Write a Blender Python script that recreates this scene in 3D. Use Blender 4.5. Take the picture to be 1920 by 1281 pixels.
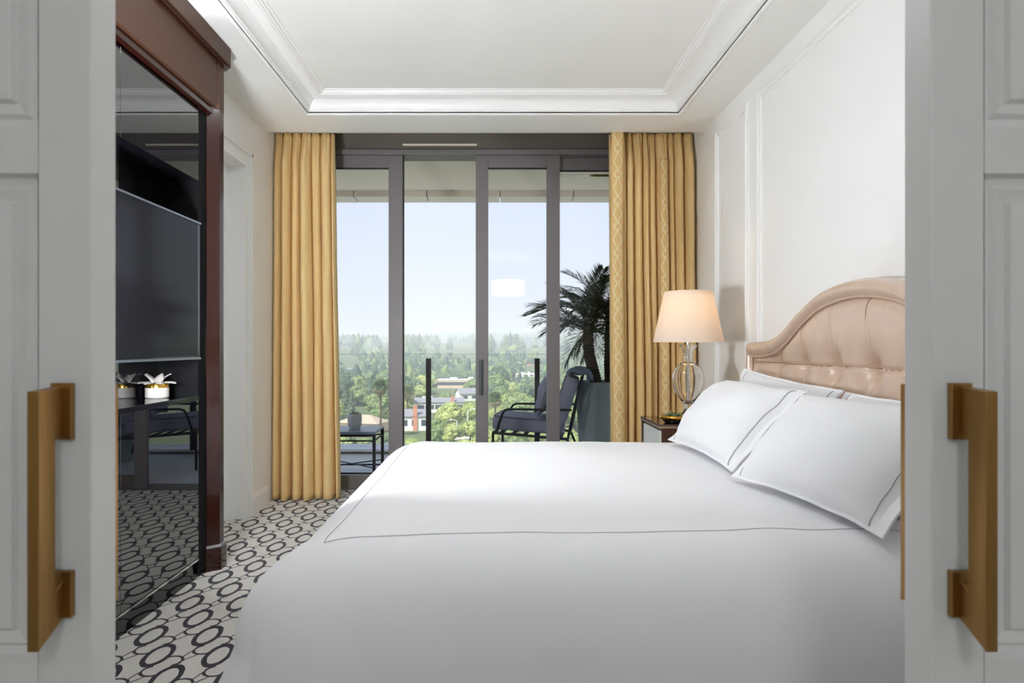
import bpy, bmesh, math, random
from mathutils import Vector, Matrix, noise
from math import sin, cos, pi, radians, sqrt, hypot, exp

# ------------------------------------------------------------------ clear
for o in list(bpy.data.objects):
    bpy.data.objects.remove(o)
SC = bpy.context.scene
COL = SC.collection
random.seed(7)

# ------------------------------------------------------------------ camera
# X to the right, Y into the picture, Z up, metres; vanishing point of the room at pixel (926, 650)
EYE = 1.10
FPX = 1280.0
cam_d = bpy.data.cameras.new('camera')
cam = bpy.data.objects.new('camera', cam_d)
COL.objects.link(cam)
cam.location = (0, 0, EYE)
cam.rotation_euler = (pi / 2, 0, 0)
cam_d.sensor_width = 36.0
cam_d.lens = 24.0
cam_d.shift_x = 34.0 / 1920
cam_d.shift_y = 9.5 / 1920
cam_d.clip_start = 0.05
cam_d.clip_end = 20000
cam_d.dof.use_dof = True
cam_d.dof.focus_distance = 3.6
cam_d.dof.aperture_fstop = 6.3
SC.camera = cam

# ------------------------------------------------------------------ view / cycles settings
SC.view_settings.view_transform = 'Standard'
SC.view_settings.look = 'None'
SC.view_settings.gamma = 1.0
SC.view_settings.use_curve_mapping = False
SC.view_settings.exposure = 0.0
cy = SC.cycles
cy.use_denoising = True
cy.max_bounces = 12
cy.diffuse_bounces = 9
cy.glossy_bounces = 5
cy.transmission_bounces = 10
cy.transparent_max_bounces = 24
cy.volume_bounces = 1
cy.caustics_reflective = False
cy.caustics_refractive = False
cy.sample_clamp_indirect = 6.0

# ------------------------------------------------------------------ world
W = bpy.data.worlds.new('world')
SC.world = W
W.use_nodes = True
wn = W.node_tree
wn.nodes.clear()
w_out = wn.nodes.new('ShaderNodeOutputWorld')
w_bg = wn.nodes.new('ShaderNodeBackground')
w_geo = wn.nodes.new('ShaderNodeTexCoord')
w_sep = wn.nodes.new('ShaderNodeSeparateXYZ')
w_ramp = wn.nodes.new('ShaderNodeValToRGB')
w_ramp.color_ramp.elements[0].position = 0.0
w_ramp.color_ramp.elements[0].color = (0.74, 0.785, 0.88, 1)
w_ramp.color_ramp.elements[1].position = 1.0
w_ramp.color_ramp.elements[1].color = (0.48, 0.64, 0.95, 1)
e = w_ramp.color_ramp.elements.new(0.18)
e.color = (0.66, 0.735, 0.89, 1)
wn.links.new(w_geo.outputs['Generated'], w_sep.inputs[0])
wn.links.new(w_sep.outputs['Z'], w_ramp.inputs[0])
wn.links.new(w_ramp.outputs[0], w_bg.inputs[0])
w_bg.inputs[1].default_value = 1.16
wn.links.new(w_bg.outputs[0], w_out.inputs[0])

# ------------------------------------------------------------------ sun (behind the building)
sd = bpy.data.lights.new('sun', 'SUN')
sd.energy = 6.5
sd.angle = radians(1.5)
sd.color = (1.0, 0.95, 0.86)
sun = bpy.data.objects.new('sun', sd)
COL.objects.link(sun)
sun.rotation_euler = Vector((0.42, 0.55, -0.80)).to_track_quat('-Z', 'Y').to_euler()

CEIL_FILL = 11.0      # radiance of the unseen fill panel added above the bed
TORCH = 555.0           # radiance of the fill lamp added out of view beside the cabinet
PENDANT = 16          # radiance of the drum pendant in the sitting room
LAMP_W = 1.3           # bedside lamp bulb, watts

# =================================================================== helpers
def lin(r, g, b):
    f = lambda c: (c / 255.0) / 12.92 if c <= 10 else (((c / 255.0) + 0.055) / 1.055) ** 2.4
    return (f(r), f(g), f(b), 1)

class G:
    """one shader tree with short node calls"""
    def __init__(self, name):
        self.m = bpy.data.materials.new(name)
        self.m.use_nodes = True
        self.t = self.m.node_tree
        self.t.nodes.clear()
        self.out = self.t.nodes.new('ShaderNodeOutputMaterial')
    def n(self, typ, **kw):
        nd = self.t.nodes.new(typ)
        for k, v in kw.items():
            setattr(nd, k, v)
        return nd
    def put(self, sock, v):
        if isinstance(v, bpy.types.NodeSocket):
            self.t.links.new(v, sock)
        elif v is not None:
            sock.default_value = v
    def f(self, op, a, b=None, c=None):
        nd = self.n('ShaderNodeMath', operation=op)
        for i, v in enumerate((a, b, c)):
            self.put(nd.inputs[i], v)
        return nd.outputs[0]
    def add(self, *a):
        r = a[0]
        for x in a[1:]:
            r = self.f('ADD', r, x)
        return r
    def mul(self, *a):
        r = a[0]
        for x in a[1:]:
            r = self.f('MULTIPLY', r, x)
        return r
    def sub(self, a, b): return self.f('SUBTRACT', a, b)
    def lt(self, a, b): return self.f('LESS_THAN', a, b)
    def gt(self, a, b): return self.f('GREATER_THAN', a, b)
    def mx(self, *a):
        r = a[0]
        for x in a[1:]:
            r = self.f('MAXIMUM', r, x)
        return r
    def len2(self, x, y):
        return self.f('SQRT', self.add(self.mul(x, x), self.mul(y, y)))
    def mix(self, fac, a, b):
        nd = self.n('ShaderNodeMix', data_type='RGBA')
        self.put(nd.inputs[0], fac)
        self.put(nd.inputs[6], a)
        self.put(nd.inputs[7], b)
        return nd.outputs[2]
    def noise(self, scale, detail=3, rough=0.55, vec=None):
        nd = self.n('ShaderNodeTexNoise')
        nd.inputs['Scale'].default_value = scale
        nd.inputs['Detail'].default_value = detail
        nd.inputs['Roughness'].default_value = rough
        if vec is not None:
            self.put(nd.inputs['Vector'], vec)
        return nd.outputs[0]
    def pos(self):
        nd = self.n('ShaderNodeNewGeometry')
        return nd.outputs['Position']
    def obj(self):
        return self.n('ShaderNodeTexCoord').outputs['Object']
    def xyz(self, v):
        nd = self.n('ShaderNodeSeparateXYZ')
        self.put(nd.inputs[0], v)
        return nd.outputs
    def bump(self, h, strength=0.3, dist=0.01):
        nd = self.n('ShaderNodeBump')
        nd.inputs['Strength'].default_value = strength
        nd.inputs['Distance'].default_value = dist
        self.put(nd.inputs['Height'], h)
        return nd.outputs[0]
    def pbsdf(self, color, rough=0.5, metal=0.0, spec=0.5, ior=1.5, normal=None, **kw):
        b = self.n('ShaderNodeBsdfPrincipled')
        self.put(b.inputs['Base Color'], color)
        self.put(b.inputs['Roughness'], rough)
        b.inputs['Metallic'].default_value = metal
        b.inputs['Specular IOR Level'].default_value = spec
        b.inputs['IOR'].default_value = ior
        if normal is not None:
            self.put(b.inputs['Normal'], normal)
        for k, v in kw.items():
            self.put(b.inputs[k.replace('_', ' ')], v)
        return b.outputs[0]
    def done(self, sh):
        self.t.links.new(sh, self.out.inputs['Surface'])
        return self.m

def simple(name, col, rough=0.5, metal=0.0, spec=0.5, ior=1.5, var=0.0, vscale=20, bump=0.0, bscale=200, bdist=0.002, **kw):
    g = G(name)
    c = col
    if var:
        nz = g.noise(vscale, 4, vec=g.obj())
        d = tuple(x * (1 - var) for x in col[:3]) + (1,)
        l = tuple(min(1, x * (1 + var)) for x in col[:3]) + (1,)
        c = g.mix(nz, d, l)
    nrm = None
    if bump:
        nrm = g.bump(g.noise(bscale, 3, vec=g.obj()), bump, bdist)
    return g.done(g.pbsdf(c, rough, metal, spec, ior, nrm, **kw))

def link(name, me, mat=None, parent=None, smooth=False, angle=None):
    o = bpy.data.objects.new(name, me)
    COL.objects.link(o)
    if mat is not None and not me.materials:
        me.materials.append(mat)
    if parent is not None:
        o.parent = parent
    if smooth:
        me.polygons.foreach_set('use_smooth', [True] * len(me.polygons))
        if angle:
            me.set_sharp_from_angle(angle=radians(angle))
    me.update()
    return o

class MB:
    """collects vertices and faces; build() links them as ONE mesh object"""
    def __init__(self):
        self.v, self.f, self.mi, self.uv = [], [], [], None
    def add(self, vs, fs, mi=0):
        k = len(self.v)
        self.v += [tuple(p) for p in vs]
        self.f += [tuple(i + k for i in q) for q in fs]
        self.mi += [mi] * len(fs)
        return self
    def box(self, x0, x1, y0, y1, z0, z1, mi=0, M=None):
        vs = [(x, y, z) for z in (z0, z1) for y in (y0, y1) for x in (x0, x1)]
        if M is not None:
            vs = [M @ Vector(p) for p in vs]
        return self.add(vs, [(0, 2, 3, 1), (4, 5, 7, 6), (0, 1, 5, 4), (2, 6, 7, 3), (0, 4, 6, 2), (1, 3, 7, 5)], mi)
    def lathe(self, prof, seg=32, c=(0, 0, 0), mi=0, M=None, closed=False, cap=True):
        vs, fs = [], []
        for r, z in prof:
            for k in range(seg):
                a = 2 * pi * k / seg
                p = Vector((c[0] + r * cos(a), c[1] + r * sin(a), c[2] + z))
                vs.append(M @ p if M is not None else p)
        n = len(prof)
        rng = n if closed else n - 1
        for i in range(rng):
            j = (i + 1) % n
            for k in range(seg):
                l = (k + 1) % seg
                fs.append((i * seg + k, i * seg + l, j * seg + l, j * seg + k))
        if cap and not closed:
            if prof[0][0] > 1e-4:
                fs.append(tuple(range(seg - 1, -1, -1)))
            if prof[-1][0] > 1e-4:
                fs.append(tuple((n - 1) * seg + k for k in range(seg)))
        return self.add(vs, fs, mi)
    def tube(self, pts, r, seg=8, mi=0, close=False):
        pts = [Vector(p) for p in pts]
        n = len(pts)
        rr = r if isinstance(r, (list, tuple)) else [r] * n
        vs, fs = [], []
        up = None
        for i, p in enumerate(pts):
            if close:
                d = pts[(i + 1) % n] - pts[i - 1]
            else:
                d = pts[min(i + 1, n - 1)] - pts[max(i - 1, 0)]
            if d.length < 1e-9:
                d = Vector((0, 0, 1))
            d.normalize()
            if up is None:
                up = Vector((0, 0, 1)) if abs(d.z) < 0.9 else Vector((1, 0, 0))
            a = d.cross(up)
            if a.length < 1e-6:
                a = d.orthogonal()
            a.normalize()
            b = a.cross(d)
            b.normalize()
            up = b
            for k in range(seg):
                t = 2 * pi * k / seg
                vs.append(p + (a * cos(t) + b * sin(t)) * rr[i])
        m = n if close else n - 1
        for i in range(m):
            j = (i + 1) % n
            for k in range(seg):
                l = (k + 1) % seg
                fs.append((i * seg + k, i * seg + l, j * seg + l, j * seg + k))
        if not close:
            fs.append(tuple(range(seg - 1, -1, -1)))
            fs.append(tuple((n - 1) * seg + k for k in range(seg)))
        return self.add(vs, fs, mi)
    def grid(self, fn, nu, nv, mi=0, close_u=False, uv=None):
        vs, fs = [], []
        for j in range(nv + 1):
            for i in range(nu + (0 if close_u else 1)):
                vs.append(fn(i / nu, j / nv))
        w = nu if close_u else nu + 1
        for j in range(nv):
            for i in range(nu):
                i2 = (i + 1) % w if close_u else i + 1
                fs.append((j * w + i, j * w + i2, (j + 1) * w + i2, (j + 1) * w + i))
        return self.add(vs, fs, mi)
    def prism(self, poly, axis, a0, a1, mi=0):
        """extrude a 2-D polygon along an axis; poly gives the other two coordinates in x,y,z order"""
        def mk(p, t):
            if axis == 'x': return (t, p[0], p[1])
            if axis == 'y': return (p[0], t, p[1])
            return (p[0], p[1], t)
        n = len(poly)
        vs = [mk(p, a0) for p in poly] + [mk(p, a1) for p in poly]
        fs = [(i, (i + 1) % n, n + (i + 1) % n, n + i) for i in range(n)]
        fs += [tuple(range(n - 1, -1, -1)), tuple(range(n, 2 * n))]
        return self.add(vs, fs, mi)
    def sweep_rect(self, prof, x0, x1, y0, y1, mi=0):
        """mitred moulding around a rectangle; prof = [(inset, z)]"""
        vs, fs = [], []
        for ins, z in prof:
            vs += [(x0 + ins, y0 + ins, z), (x1 - ins, y0 + ins, z), (x1 - ins, y1 - ins, z), (x0 + ins, y1 - ins, z)]
        for i in range(len(prof) - 1):
            for k in range(4):
                l = (k + 1) % 4
                fs.append((i * 4 + k, i * 4 + l, i * 4 + 4 + l, i * 4 + 4 + k))
        return self.add(vs, fs, mi)
    def mesh(self, name, mats=()):
        me = bpy.data.meshes.new(name)
        me.from_pydata(self.v, [], self.f)
        for m in mats:
            me.materials.append(m)
        if any(self.mi):
            me.polygons.foreach_set('material_index', self.mi)
        bm = bmesh.new()
        bm.from_mesh(me)
        bmesh.ops.recalc_face_normals(bm, faces=bm.faces)
        bm.to_mesh(me)
        bm.free()
        return me
    def build(self, name, mat=None, parent=None, smooth=False, angle=35, bevel=0, bseg=2):
        mats = mat if isinstance(mat, (list, tuple)) else ([mat] if mat else [])
        o = link(name, self.mesh(name, mats), None, parent, smooth, angle if smooth else None)
        if bevel:
            b = o.modifiers.new('bevel', 'BEVEL')
            b.width = bevel
            b.segments = bseg
            b.limit_method = 'ANGLE'
            b.angle_limit = radians(40)
            b.harden_normals = False
        return o

def B(name, x0, x1, y0, y1, z0, z1, mat, parent=None, bevel=0, bseg=2):
    return MB().box(x0, x1, y0, y1, z0, z1).build(name, mat, parent, bevel=bevel, bseg=bseg)

def tag(o, label=None, cat=None, group=None, kind=None):
    if label: o['label'] = label
    if cat: o['category'] = cat
    if group: o['group'] = group
    if kind: o['kind'] = kind
    return o

def struct(o, label, cat=None):
    o['kind'] = 'structure'
    o['label'] = label
    o['category'] = cat or o.name.split('_')[0].split('.')[0]
    return o

def thing(name, label, cat, loc=(0, 0, 0), rz=0, group=None):
    o = bpy.data.objects.new(name, None)
    COL.objects.link(o)
    o.location = loc
    o.rotation_euler = (0, 0, rz)
    o.empty_display_size = 0.1
    bpy.context.view_layer.update()
    return tag(o, label, cat, group)

def keep(child, parent):
    """parent a part that was built in world coordinates to a root that is not at the origin"""
    child.parent = parent
    child.matrix_parent_inverse = parent.matrix_world.inverted()
    return child

def at(px, py, z):
    """pixel of a point that lies at height z -> world point"""
    d = (EYE - z) * FPX / (py - 650.0)
    return Vector(((px - 926.0) * d / FPX, d, z))

def sm(a, b, x):
    t = max(0.0, min(1.0, (x - a) / (b - a)))
    return t * t * (3 - 2 * t)

# =================================================================== materials
M = {}
M['wall'] = simple('wall_paint', (0.87, 0.872, 0.86, 1), 0.5, var=0.008, vscale=3)
M['ceiling'] = simple('ceiling_paint', (0.88, 0.88, 0.855, 1), 0.5)
M['crown'] = simple('crown_paint', (0.88, 0.88, 0.865, 1), 0.32)
M['door'] = simple('door_paint', (0.74, 0.74, 0.735, 1), 0.42)
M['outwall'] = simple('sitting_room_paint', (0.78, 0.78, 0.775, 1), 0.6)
M['mahogany'] = None
g = G('mahogany')
st = g.n('ShaderNodeMapping')
st.inputs['Scale'].default_value = (18, 18, 1.6)
g.t.links.new(g.obj(), st.inputs[0])
nz = g.noise(3.2, 6, 0.6, st.outputs[0])
M['mahogany'] = g.done(g.pbsdf(g.mix(nz, lin(18, 6, 5), lin(56, 22, 14)), 0.2, spec=0.3, Coat_Weight=0.3, Coat_Roughness=0.06))
M['mahogany_flat'] = simple('mahogany_header', lin(72, 46, 33), 0.45, spec=0.25, var=0.08, vscale=5)
M['blackmirror'] = simple('black_mirror_glass', (0.004, 0.004, 0.006, 1), 0.012, spec=0.9, ior=1.9)
M['blackgloss'] = simple('black_gloss', (0.006, 0.006, 0.008, 1), 0.08, spec=0.5)
M['blackmatte'] = simple('black_matte', (0.004, 0.004, 0.005, 1), 0.55, spec=0.15)
M['screen'] = simple('screen_glass', (0.010, 0.010, 0.012, 1), 0.12, spec=0.07)
M['bezel'] = simple('tv_bezel', lin(150, 155, 165), 0.25, metal=0.9)
M['chrome'] = simple('chrome', (0.75, 0.75, 0.76, 1), 0.12, metal=1.0)
g = G('brushed_brass')
mp = g.n('ShaderNodeMapping')
mp.inputs['Scale'].default_value = (300, 300, 4)
g.t.links.new(g.obj(), mp.inputs[0])
nz = g.noise(2.0, 3, vec=mp.outputs[0])
M['brass'] = g.done(g.pbsdf(g.mix(nz, lin(140, 104, 58), lin(184, 144, 88)), 0.36, metal=1.0))
M['gold'] = simple('gold_glaze', lin(214, 166, 74), 0.2, metal=1.0)
M['linen'] = simple('white_linen', (0.84, 0.84, 0.86, 1), 0.75, spec=0.25, bump=0.12, bscale=900, bdist=0.0006, Sheen_Weight=0.15)
M['stitch'] = simple('grey_stitching', lin(156, 156, 164), 0.8)
g = G('taupe_leather')
nz = g.noise(14, 5, vec=g.obj())
bp = g.bump(g.noise(260, 3, vec=g.obj()), 0.18, 0.0012)
M['leather'] = g.done(g.pbsdf(g.mix(nz, lin(196, 168, 148), lin(216, 192, 172)), 0.27, spec=0.7, Coat_Weight=0.35, Coat_Roughness=0.2, normal=bp))
M['leather_seam'] = simple('leather_seam', lin(120, 80, 60), 0.6)
g = G('gold_velvet')
ob = g.obj()
mp = g.n('ShaderNodeMapping')
mp.inputs['Scale'].default_value = (14, 14, 1.2)
g.t.links.new(ob, mp.inputs[0])
nz = g.noise(1.6, 5, 0.6, mp.outputs[0])
bp = g.bump(g.noise(420, 2, vec=ob), 0.15, 0.001)
M['velvet'] = g.done(g.pbsdf(g.mix(nz, lin(204, 168, 112), lin(238, 212, 158)), 0.75, spec=0.2, normal=bp, Sheen_Weight=0.12, Sheen_Roughness=0.4, Sheen_Tint=lin(255, 225, 165)))
M['sheer'] = simple('sheer_lining', (0.8, 0.79, 0.75, 1), 0.8)
M['frame'] = simple('window_metal', lin(114, 109, 110), 0.45, metal=0.1, var=0.03, vscale=2)
M['framedark'] = simple('window_metal_dark', lin(104, 97, 90), 0.5, metal=0.1)
M['seal'] = simple('black_seal', (0.01, 0.01, 0.01, 1), 0.6)
M['black_iron'] = simple('black_iron', lin(30, 30, 36), 0.4, metal=0.6)
M['post'] = simple('dark_bronze_post', lin(44, 40, 38), 0.45, metal=0.5)
M['cushion'] = simple('charcoal_cushion', lin(126, 128, 146), 0.85, var=0.06, vscale=30, bump=0.2, bscale=700)
M['cushion_dark'] = simple('charcoal_piping', lin(84, 86, 100), 0.8)
M['towel'] = simple('slate_throw', lin(96, 108, 128), 0.9, var=0.1, vscale=12)
M['slate'] = simple('slate_top', lin(120, 132, 150), 0.35, var=0.05, vscale=8)
M['planter'] = simple('grey_green_planter', lin(156, 168, 165), 0.55, var=0.06, vscale=4)
M['soil'] = simple('soil', lin(50, 42, 36), 0.95, var=0.2, vscale=60)
M['palmleaf'] = simple('palm_leaf', lin(52, 68, 44), 0.5, var=0.25, vscale=4)
M['palmtrunk'] = simple('palm_trunk', lin(58, 50, 44), 0.9, var=0.3, vscale=30, bump=0.8, bscale=60, bdist=0.02)
M['deck'] = simple('balcony_stone', lin(220, 224, 230), 0.6, var=0.04, vscale=6)
M['curb'] = simple('balcony_curb', lin(214, 214, 216), 0.6)
M['soffit'] = simple('balcony_soffit', lin(226, 216, 194), 0.7)
M['fascia'] = simple('fascia_panel', lin(150, 140, 122), 0.6)
M['fascia_light'] = simple('fascia_light', lin(224, 214, 196), 0.6)
M['ceramic'] = simple('white_ceramic', lin(206, 202, 196), 0.4)
M['greypot'] = simple('grey_ceramic', lin(190, 195, 197), 0.6, bump=0.3, bscale=120, bdist=0.004)
M['leafgreen'] = simple('succulent_green', lin(96, 122, 86), 0.45, var=0.25, vscale=60)
M['leafpale'] = simple('pale_air_plant', lin(150, 165, 140), 0.6)
M['tablegloss'] = simple('nightstand_top', lin(62, 42, 30), 0.08, spec=0.6, var=0.2, vscale=8)
M['bronze_edge'] = simple('nightstand_edge', lin(176, 152, 132), 0.3, metal=0.8)
M['whitepanel'] = simple('nightstand_panel', lin(212, 214, 212), 0.35)
M['bed_base'] = simple('bed_base_fabric', lin(120, 112, 104), 0.9)
M['plastic'] = simple('ivory_plastic', lin(225, 222, 212), 0.4)

def pane_mat(name, tint, ior=1.45):
    g = G(name)
    fr = g.n('ShaderNodeFresnel')
    fr.inputs['IOR'].default_value = ior
    tr = g.n('ShaderNodeBsdfTransparent')
    tr.inputs[0].default_value = tint
    gl = g.n('ShaderNodeBsdfGlossy')
    gl.inputs['Roughness'].default_value = 0.0
    mx = g.n('ShaderNodeMixShader')
    g.t.links.new(fr.outputs[0], mx.inputs[0])
    g.t.links.new(tr.outputs[0], mx.inputs[1])
    g.t.links.new(gl.outputs[0], mx.inputs[2])
    return g.done(mx.outputs[0])
M['pane'] = pane_mat('window_glass', (0.955, 0.965, 0.975, 1))
M['railglass'] = pane_mat('railing_glass', (0.975, 0.985, 0.982, 1), 1.25)
g = G('glass_edge')
tl = g.n('ShaderNodeBsdfTranslucent'); tl.inputs[0].default_value = (0.93, 0.97, 0.96, 1)
df = g.n('ShaderNodeBsdfDiffuse'); df.inputs[0].default_value = (0.93, 0.97, 0.96, 1)
mx = g.n('ShaderNodeMixShader'); mx.inputs[0].default_value = 0.75
g.t.links.new(df.outputs[0], mx.inputs[1]); g.t.links.new(tl.outputs[0], mx.inputs[2])
M['glassedge'] = g.done(mx.outputs[0])
g = G('crystal')
gb = g.n('ShaderNodeBsdfGlass')
gb.inputs['IOR'].default_value = 1.46
gb.inputs['Roughness'].default_value = 0.0
gb.inputs['Color'].default_value = (1, 1, 1, 1)
M['crystal'] = g.done(gb.outputs[0])
g = G('lamp_shade')
tl = g.n('ShaderNodeBsdfTranslucent')
tl.inputs[0].default_value = (0.95, 0.80, 0.62, 1)
df = g.n('ShaderNodeBsdfDiffuse')
df.inputs[0].default_value = (0.88, 0.84, 0.78, 1)
mx = g.n('ShaderNodeMixShader')
mx.inputs[0].default_value = 0.42
g.t.links.new(df.outputs[0], mx.inputs[1])
g.t.links.new(tl.outputs[0], mx.inputs[2])
M['shade'] = g.done(mx.outputs[0])

def emit(name, col, s):
    g = G(name)
    em = g.n('ShaderNodeEmission')
    em.inputs[0].default_value = col
    em.inputs[1].default_value = s
    return g.done(em.outputs[0])
M['bulb'] = emit('bulb_glow', (1.0, 0.78, 0.5, 1), 6.0)
M['diffuser'] = emit('ceiling_fill_diffuser', (0.95, 0.975, 1.0, 1), CEIL_FILL)
M['drum'] = emit('drum_shade_glow', (0.96, 0.98, 1.0, 1), PENDANT)

# --- carpet: staggered ovals with linking scrolls, cut-pile speckle
g = G('oval_pattern_carpet')
P = g.pos()
px_, py_, pz_ = g.xyz(P)
# wobble the lines a little, as tufted yarn does
wob = g.n('ShaderNodeTexNoise')
wob.inputs['Scale'].default_value = 150
wsep = g.xyz(wob.outputs['Color'])
CA, CB = 0.107, 0.33
rx = g.add(px_, 1.303, g.mul(g.sub(wsep[0], 0.5), 0.006))
ry = g.add(py_, -2.598, g.mul(g.sub(wsep[1], 0.5), 0.006))
ci = g.f('FLOOR', g.f('DIVIDE', rx, CA))
cx = g.sub(rx, g.mul(ci, CA))
cyy = g.add(ry, g.mul(ci, CB / 2))
cyv = g.sub(cyy, g.mul(g.f('FLOOR', g.f('DIVIDE', cyy, CB)), CB))
def oval(x0, y0):
    dx, dy = g.sub(cx, x0), g.sub(cyv, y0)
    fo = g.len2(g.f('DIVIDE', dx, 0.0475), g.f('DIVIDE', dy, 0.094))
    fi = g.len2(g.f('DIVIDE', dx, 0.031), g.f('DIVIDE', dy, 0.067))
    return g.mul(g.lt(fo, 1.0), g.gt(fi, 1.0))
def arc(x0, y0, s):
    dx, dy = g.sub(cx, x0), g.sub(cyv, y0)
    r = g.f('ABSOLUTE', g.sub(g.len2(dx, dy), 0.037))
    side = g.mul(g.add(g.mul(dx, 0.74), g.mul(dy, 0.67)), s)
    return g.mul(g.lt(r, 0.0055), g.gt(side, -0.012))
def seg(ax, ay, bx, by, w):
    dx, dy = bx - ax, by - ay
    L = dx * dx + dy * dy
    qx, qy = g.sub(cx, ax), g.sub(cyv, ay)
    t = g.f('DIVIDE', g.add(g.mul(qx, dx), g.mul(qy, dy)), L)
    t = g.f('MINIMUM', g.mx(t, 0.0), 1.0)
    return g.lt(g.len2(g.sub(qx, g.mul(t, dx)), g.sub(qy, g.mul(t, dy))), w)
pat = g.mx(oval(0, 0), oval(0, CB), oval(CA, CB / 2), arc(0.068, 0.285, 1), arc(0.039, 0.210, -1),
           seg(0.0, 0.124, 0.036, 0.176, 0.003), seg(0.092, 0.314, 0.113, 0.385, 0.003), seg(0.092, -0.016, 0.113, 0.055, 0.003))
sp = g.noise(420, 2, 0.7, P)
sp2 = g.noise(9, 3, 0.5, P)
base = g.mix(sp, lin(204, 200, 192), lin(250, 247, 240))
base = g.mix(g.mul(sp2, 0.35), base, lin(176, 170, 160))
dark = g.mix(sp, lin(24, 19, 28), lin(62, 54, 66))
bp = g.bump(g.noise(700, 2, vec=P), 0.6, 0.004)
M['carpet'] = g.done(g.pbsdf(g.mix(pat, base, dark), 0.95, spec=0.1, normal=bp, Sheen_Weight=0.2))

# --- curtain trim band: rings and lozenges embroidered in cream on gold (UV: u 0..1 across, v metres down)
g = G('embroidered_trim')
uvn = g.n('ShaderNodeUVMap')
u_, v_, _z = g.xyz(uvn.outputs[0])
U = g.mul(g.sub(u_, 0.5), 0.090)
PV = 0.184
V = g.sub(v_, g.mul(g.f('FLOOR', g.f('DIVIDE', v_, PV)), PV))
dv = g.sub(V, PV / 2)
ring = g.lt(g.f('ABSOLUTE', g.sub(g.len2(U, dv), 0.023)), 0.005)
dv2 = g.f('MINIMUM', V, g.sub(PV, V))
loz = g.lt(g.f('ABSOLUTE', g.sub(g.add(g.f('DIVIDE', g.f('ABSOLUTE', U), 0.030), g.f('DIVIDE', dv2, 0.068)), 1.0)), 0.16)
nz = g.noise(30, 3, vec=g.obj())
gb_ = g.mix(nz, lin(208, 172, 114), lin(228, 194, 136))
M['trimband'] = g.done(g.pbsdf(g.mix(g.mx(ring, loz), gb_, lin(226, 210, 164)), 0.7, spec=0.2, Sheen_Weight=0.3))

# --- foliage
def foliage(name, c0, c1, c2):
    g = G(name)
    oi = g.n('ShaderNodeObjectInfo')
    ob = g.obj()
    col = g.mix(oi.outputs['Random'], c0, c1)
    cr = g.n('ShaderNodeMapRange')
    cr.inputs[1].default_value = 0.38
    cr.inputs[2].default_value = 0.62
    g.t.links.new(g.noise(0.9, 4, 0.8, ob), cr.inputs[0])
    col = g.mix(cr.outputs[0], col, c2)
    return g.done(g.pbsdf(col, 0.8, spec=0.15))
M['tree_light'] = foliage('foliage_yellow_green', lin(180, 190, 116), lin(204, 208, 142), lin(142, 158, 96))
M['tree_mid'] = foliage('foliage_green', lin(142, 162, 108), lin(172, 184, 126), lin(110, 132, 88))
M['tree_dark'] = foliage('foliage_dark_green', lin(108, 130, 102), lin(136, 152, 120), lin(84, 106, 84))
M['bark'] = simple('bark', lin(96, 80, 64), 0.95)
M['skirt'] = simple('dry_frond', lin(178, 160, 122), 0.9, var=0.2, vscale=2)
g = G('suburb_ground')
nz = g.noise(0.03, 6, 0.6, g.pos())
nz2 = g.noise(0.2, 4, 0.6, g.pos())
M['ground'] = g.done(g.pbsdf(g.mix(nz2, g.mix(nz, lin(96, 112, 76), lin(130, 132, 98)), lin(90, 104, 74)), 0.95, spec=0.1))
M['hill'] = simple('hillside', lin(92, 104, 78), 0.95, var=0.3, vscale=0.004)
M['road'] = simple('road_paving', lin(214, 200, 190), 0.9)
M['h_white'] = simple('house_white', lin(238, 236, 230), 0.8)
M['h_tan'] = simple('house_tan', lin(214, 190, 166), 0.85)
M['h_roof'] = simple('roof_grey', lin(138, 138, 144), 0.85, var=0.1, vscale=1)
M['h_roof_tan'] = simple('roof_tan', lin(186, 168, 146), 0.85, var=0.1, vscale=1)
M['h_roof_red'] = simple('roof_red', lin(204, 128, 104), 0.85, var=0.1, vscale=1)
M['h_brick'] = simple('chimney_brick', lin(204, 140, 116), 0.85, var=0.15, vscale=3)
M['h_glass'] = simple('house_window', lin(70, 80, 90), 0.2)

# =================================================================== room shell
XL, XR = -1.59, 1.456
H = 2.60
YF, YLIP, YWIN = 1.10, 4.77, 5.27
o = B('floor', -1.75, 1.60, 1.04, 5.22, -0.06, 0.0, M['carpet'])
struct(o, 'cream bedroom carpet with staggered dark ovals', 'carpet')
o = B('floor_sitting_room', -2.7, 2.7, -3.6, 1.04, -0.06, 0.0, M['carpet'])
struct(o, 'carpet of the sitting room in front of the sliding doors', 'carpet')

# right wall
o = B('wall_right', XR, XR + 0.12, YF, 5.40, 0, 2.86, M['wall'])
struct(o, 'white wall behind the headboard', 'wall')
def wall_frame(name, y0, y1, z0, z1, label):
    """raised picture-frame moulding on the right wall: two mitred ridges"""
    mb = MB()
    prof = [(0.0, 0.0), (0.0, 0.012), (0.007, 0.016), (0.013, 0.012), (0.015, 0.006), (0.030, 0.006), (0.032, 0.010), (0.037, 0.010), (0.040, 0.0)]
    vs, fs = [], []
    for ins, h in prof:
        vs += [(XR - h, y0 + ins, z0 + ins), (XR - h, y1 - ins, z0 + ins), (XR - h, y1 - ins, z1 - ins), (XR - h, y0 + ins, z1 - ins)]
    for i in range(len(prof) - 1):
        for k in range(4):
            l = (k + 1) % 4
            fs.append((i * 4 + k, i * 4 + l, i * 4 + 4 + l, i * 4 + 4 + k))
    mb.add(vs, fs)
    return struct(mb.build(name, M['wall']), label, 'moulding')
wall_frame('trim_1', 3.90, 4.46, 0.30, 2.50, 'narrow picture-frame wall moulding between curtain and headboard')
wall_frame('trim_2', 1.35, 3.75, 0.30, 2.50, 'wide picture-frame wall moulding around the headboard')
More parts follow.
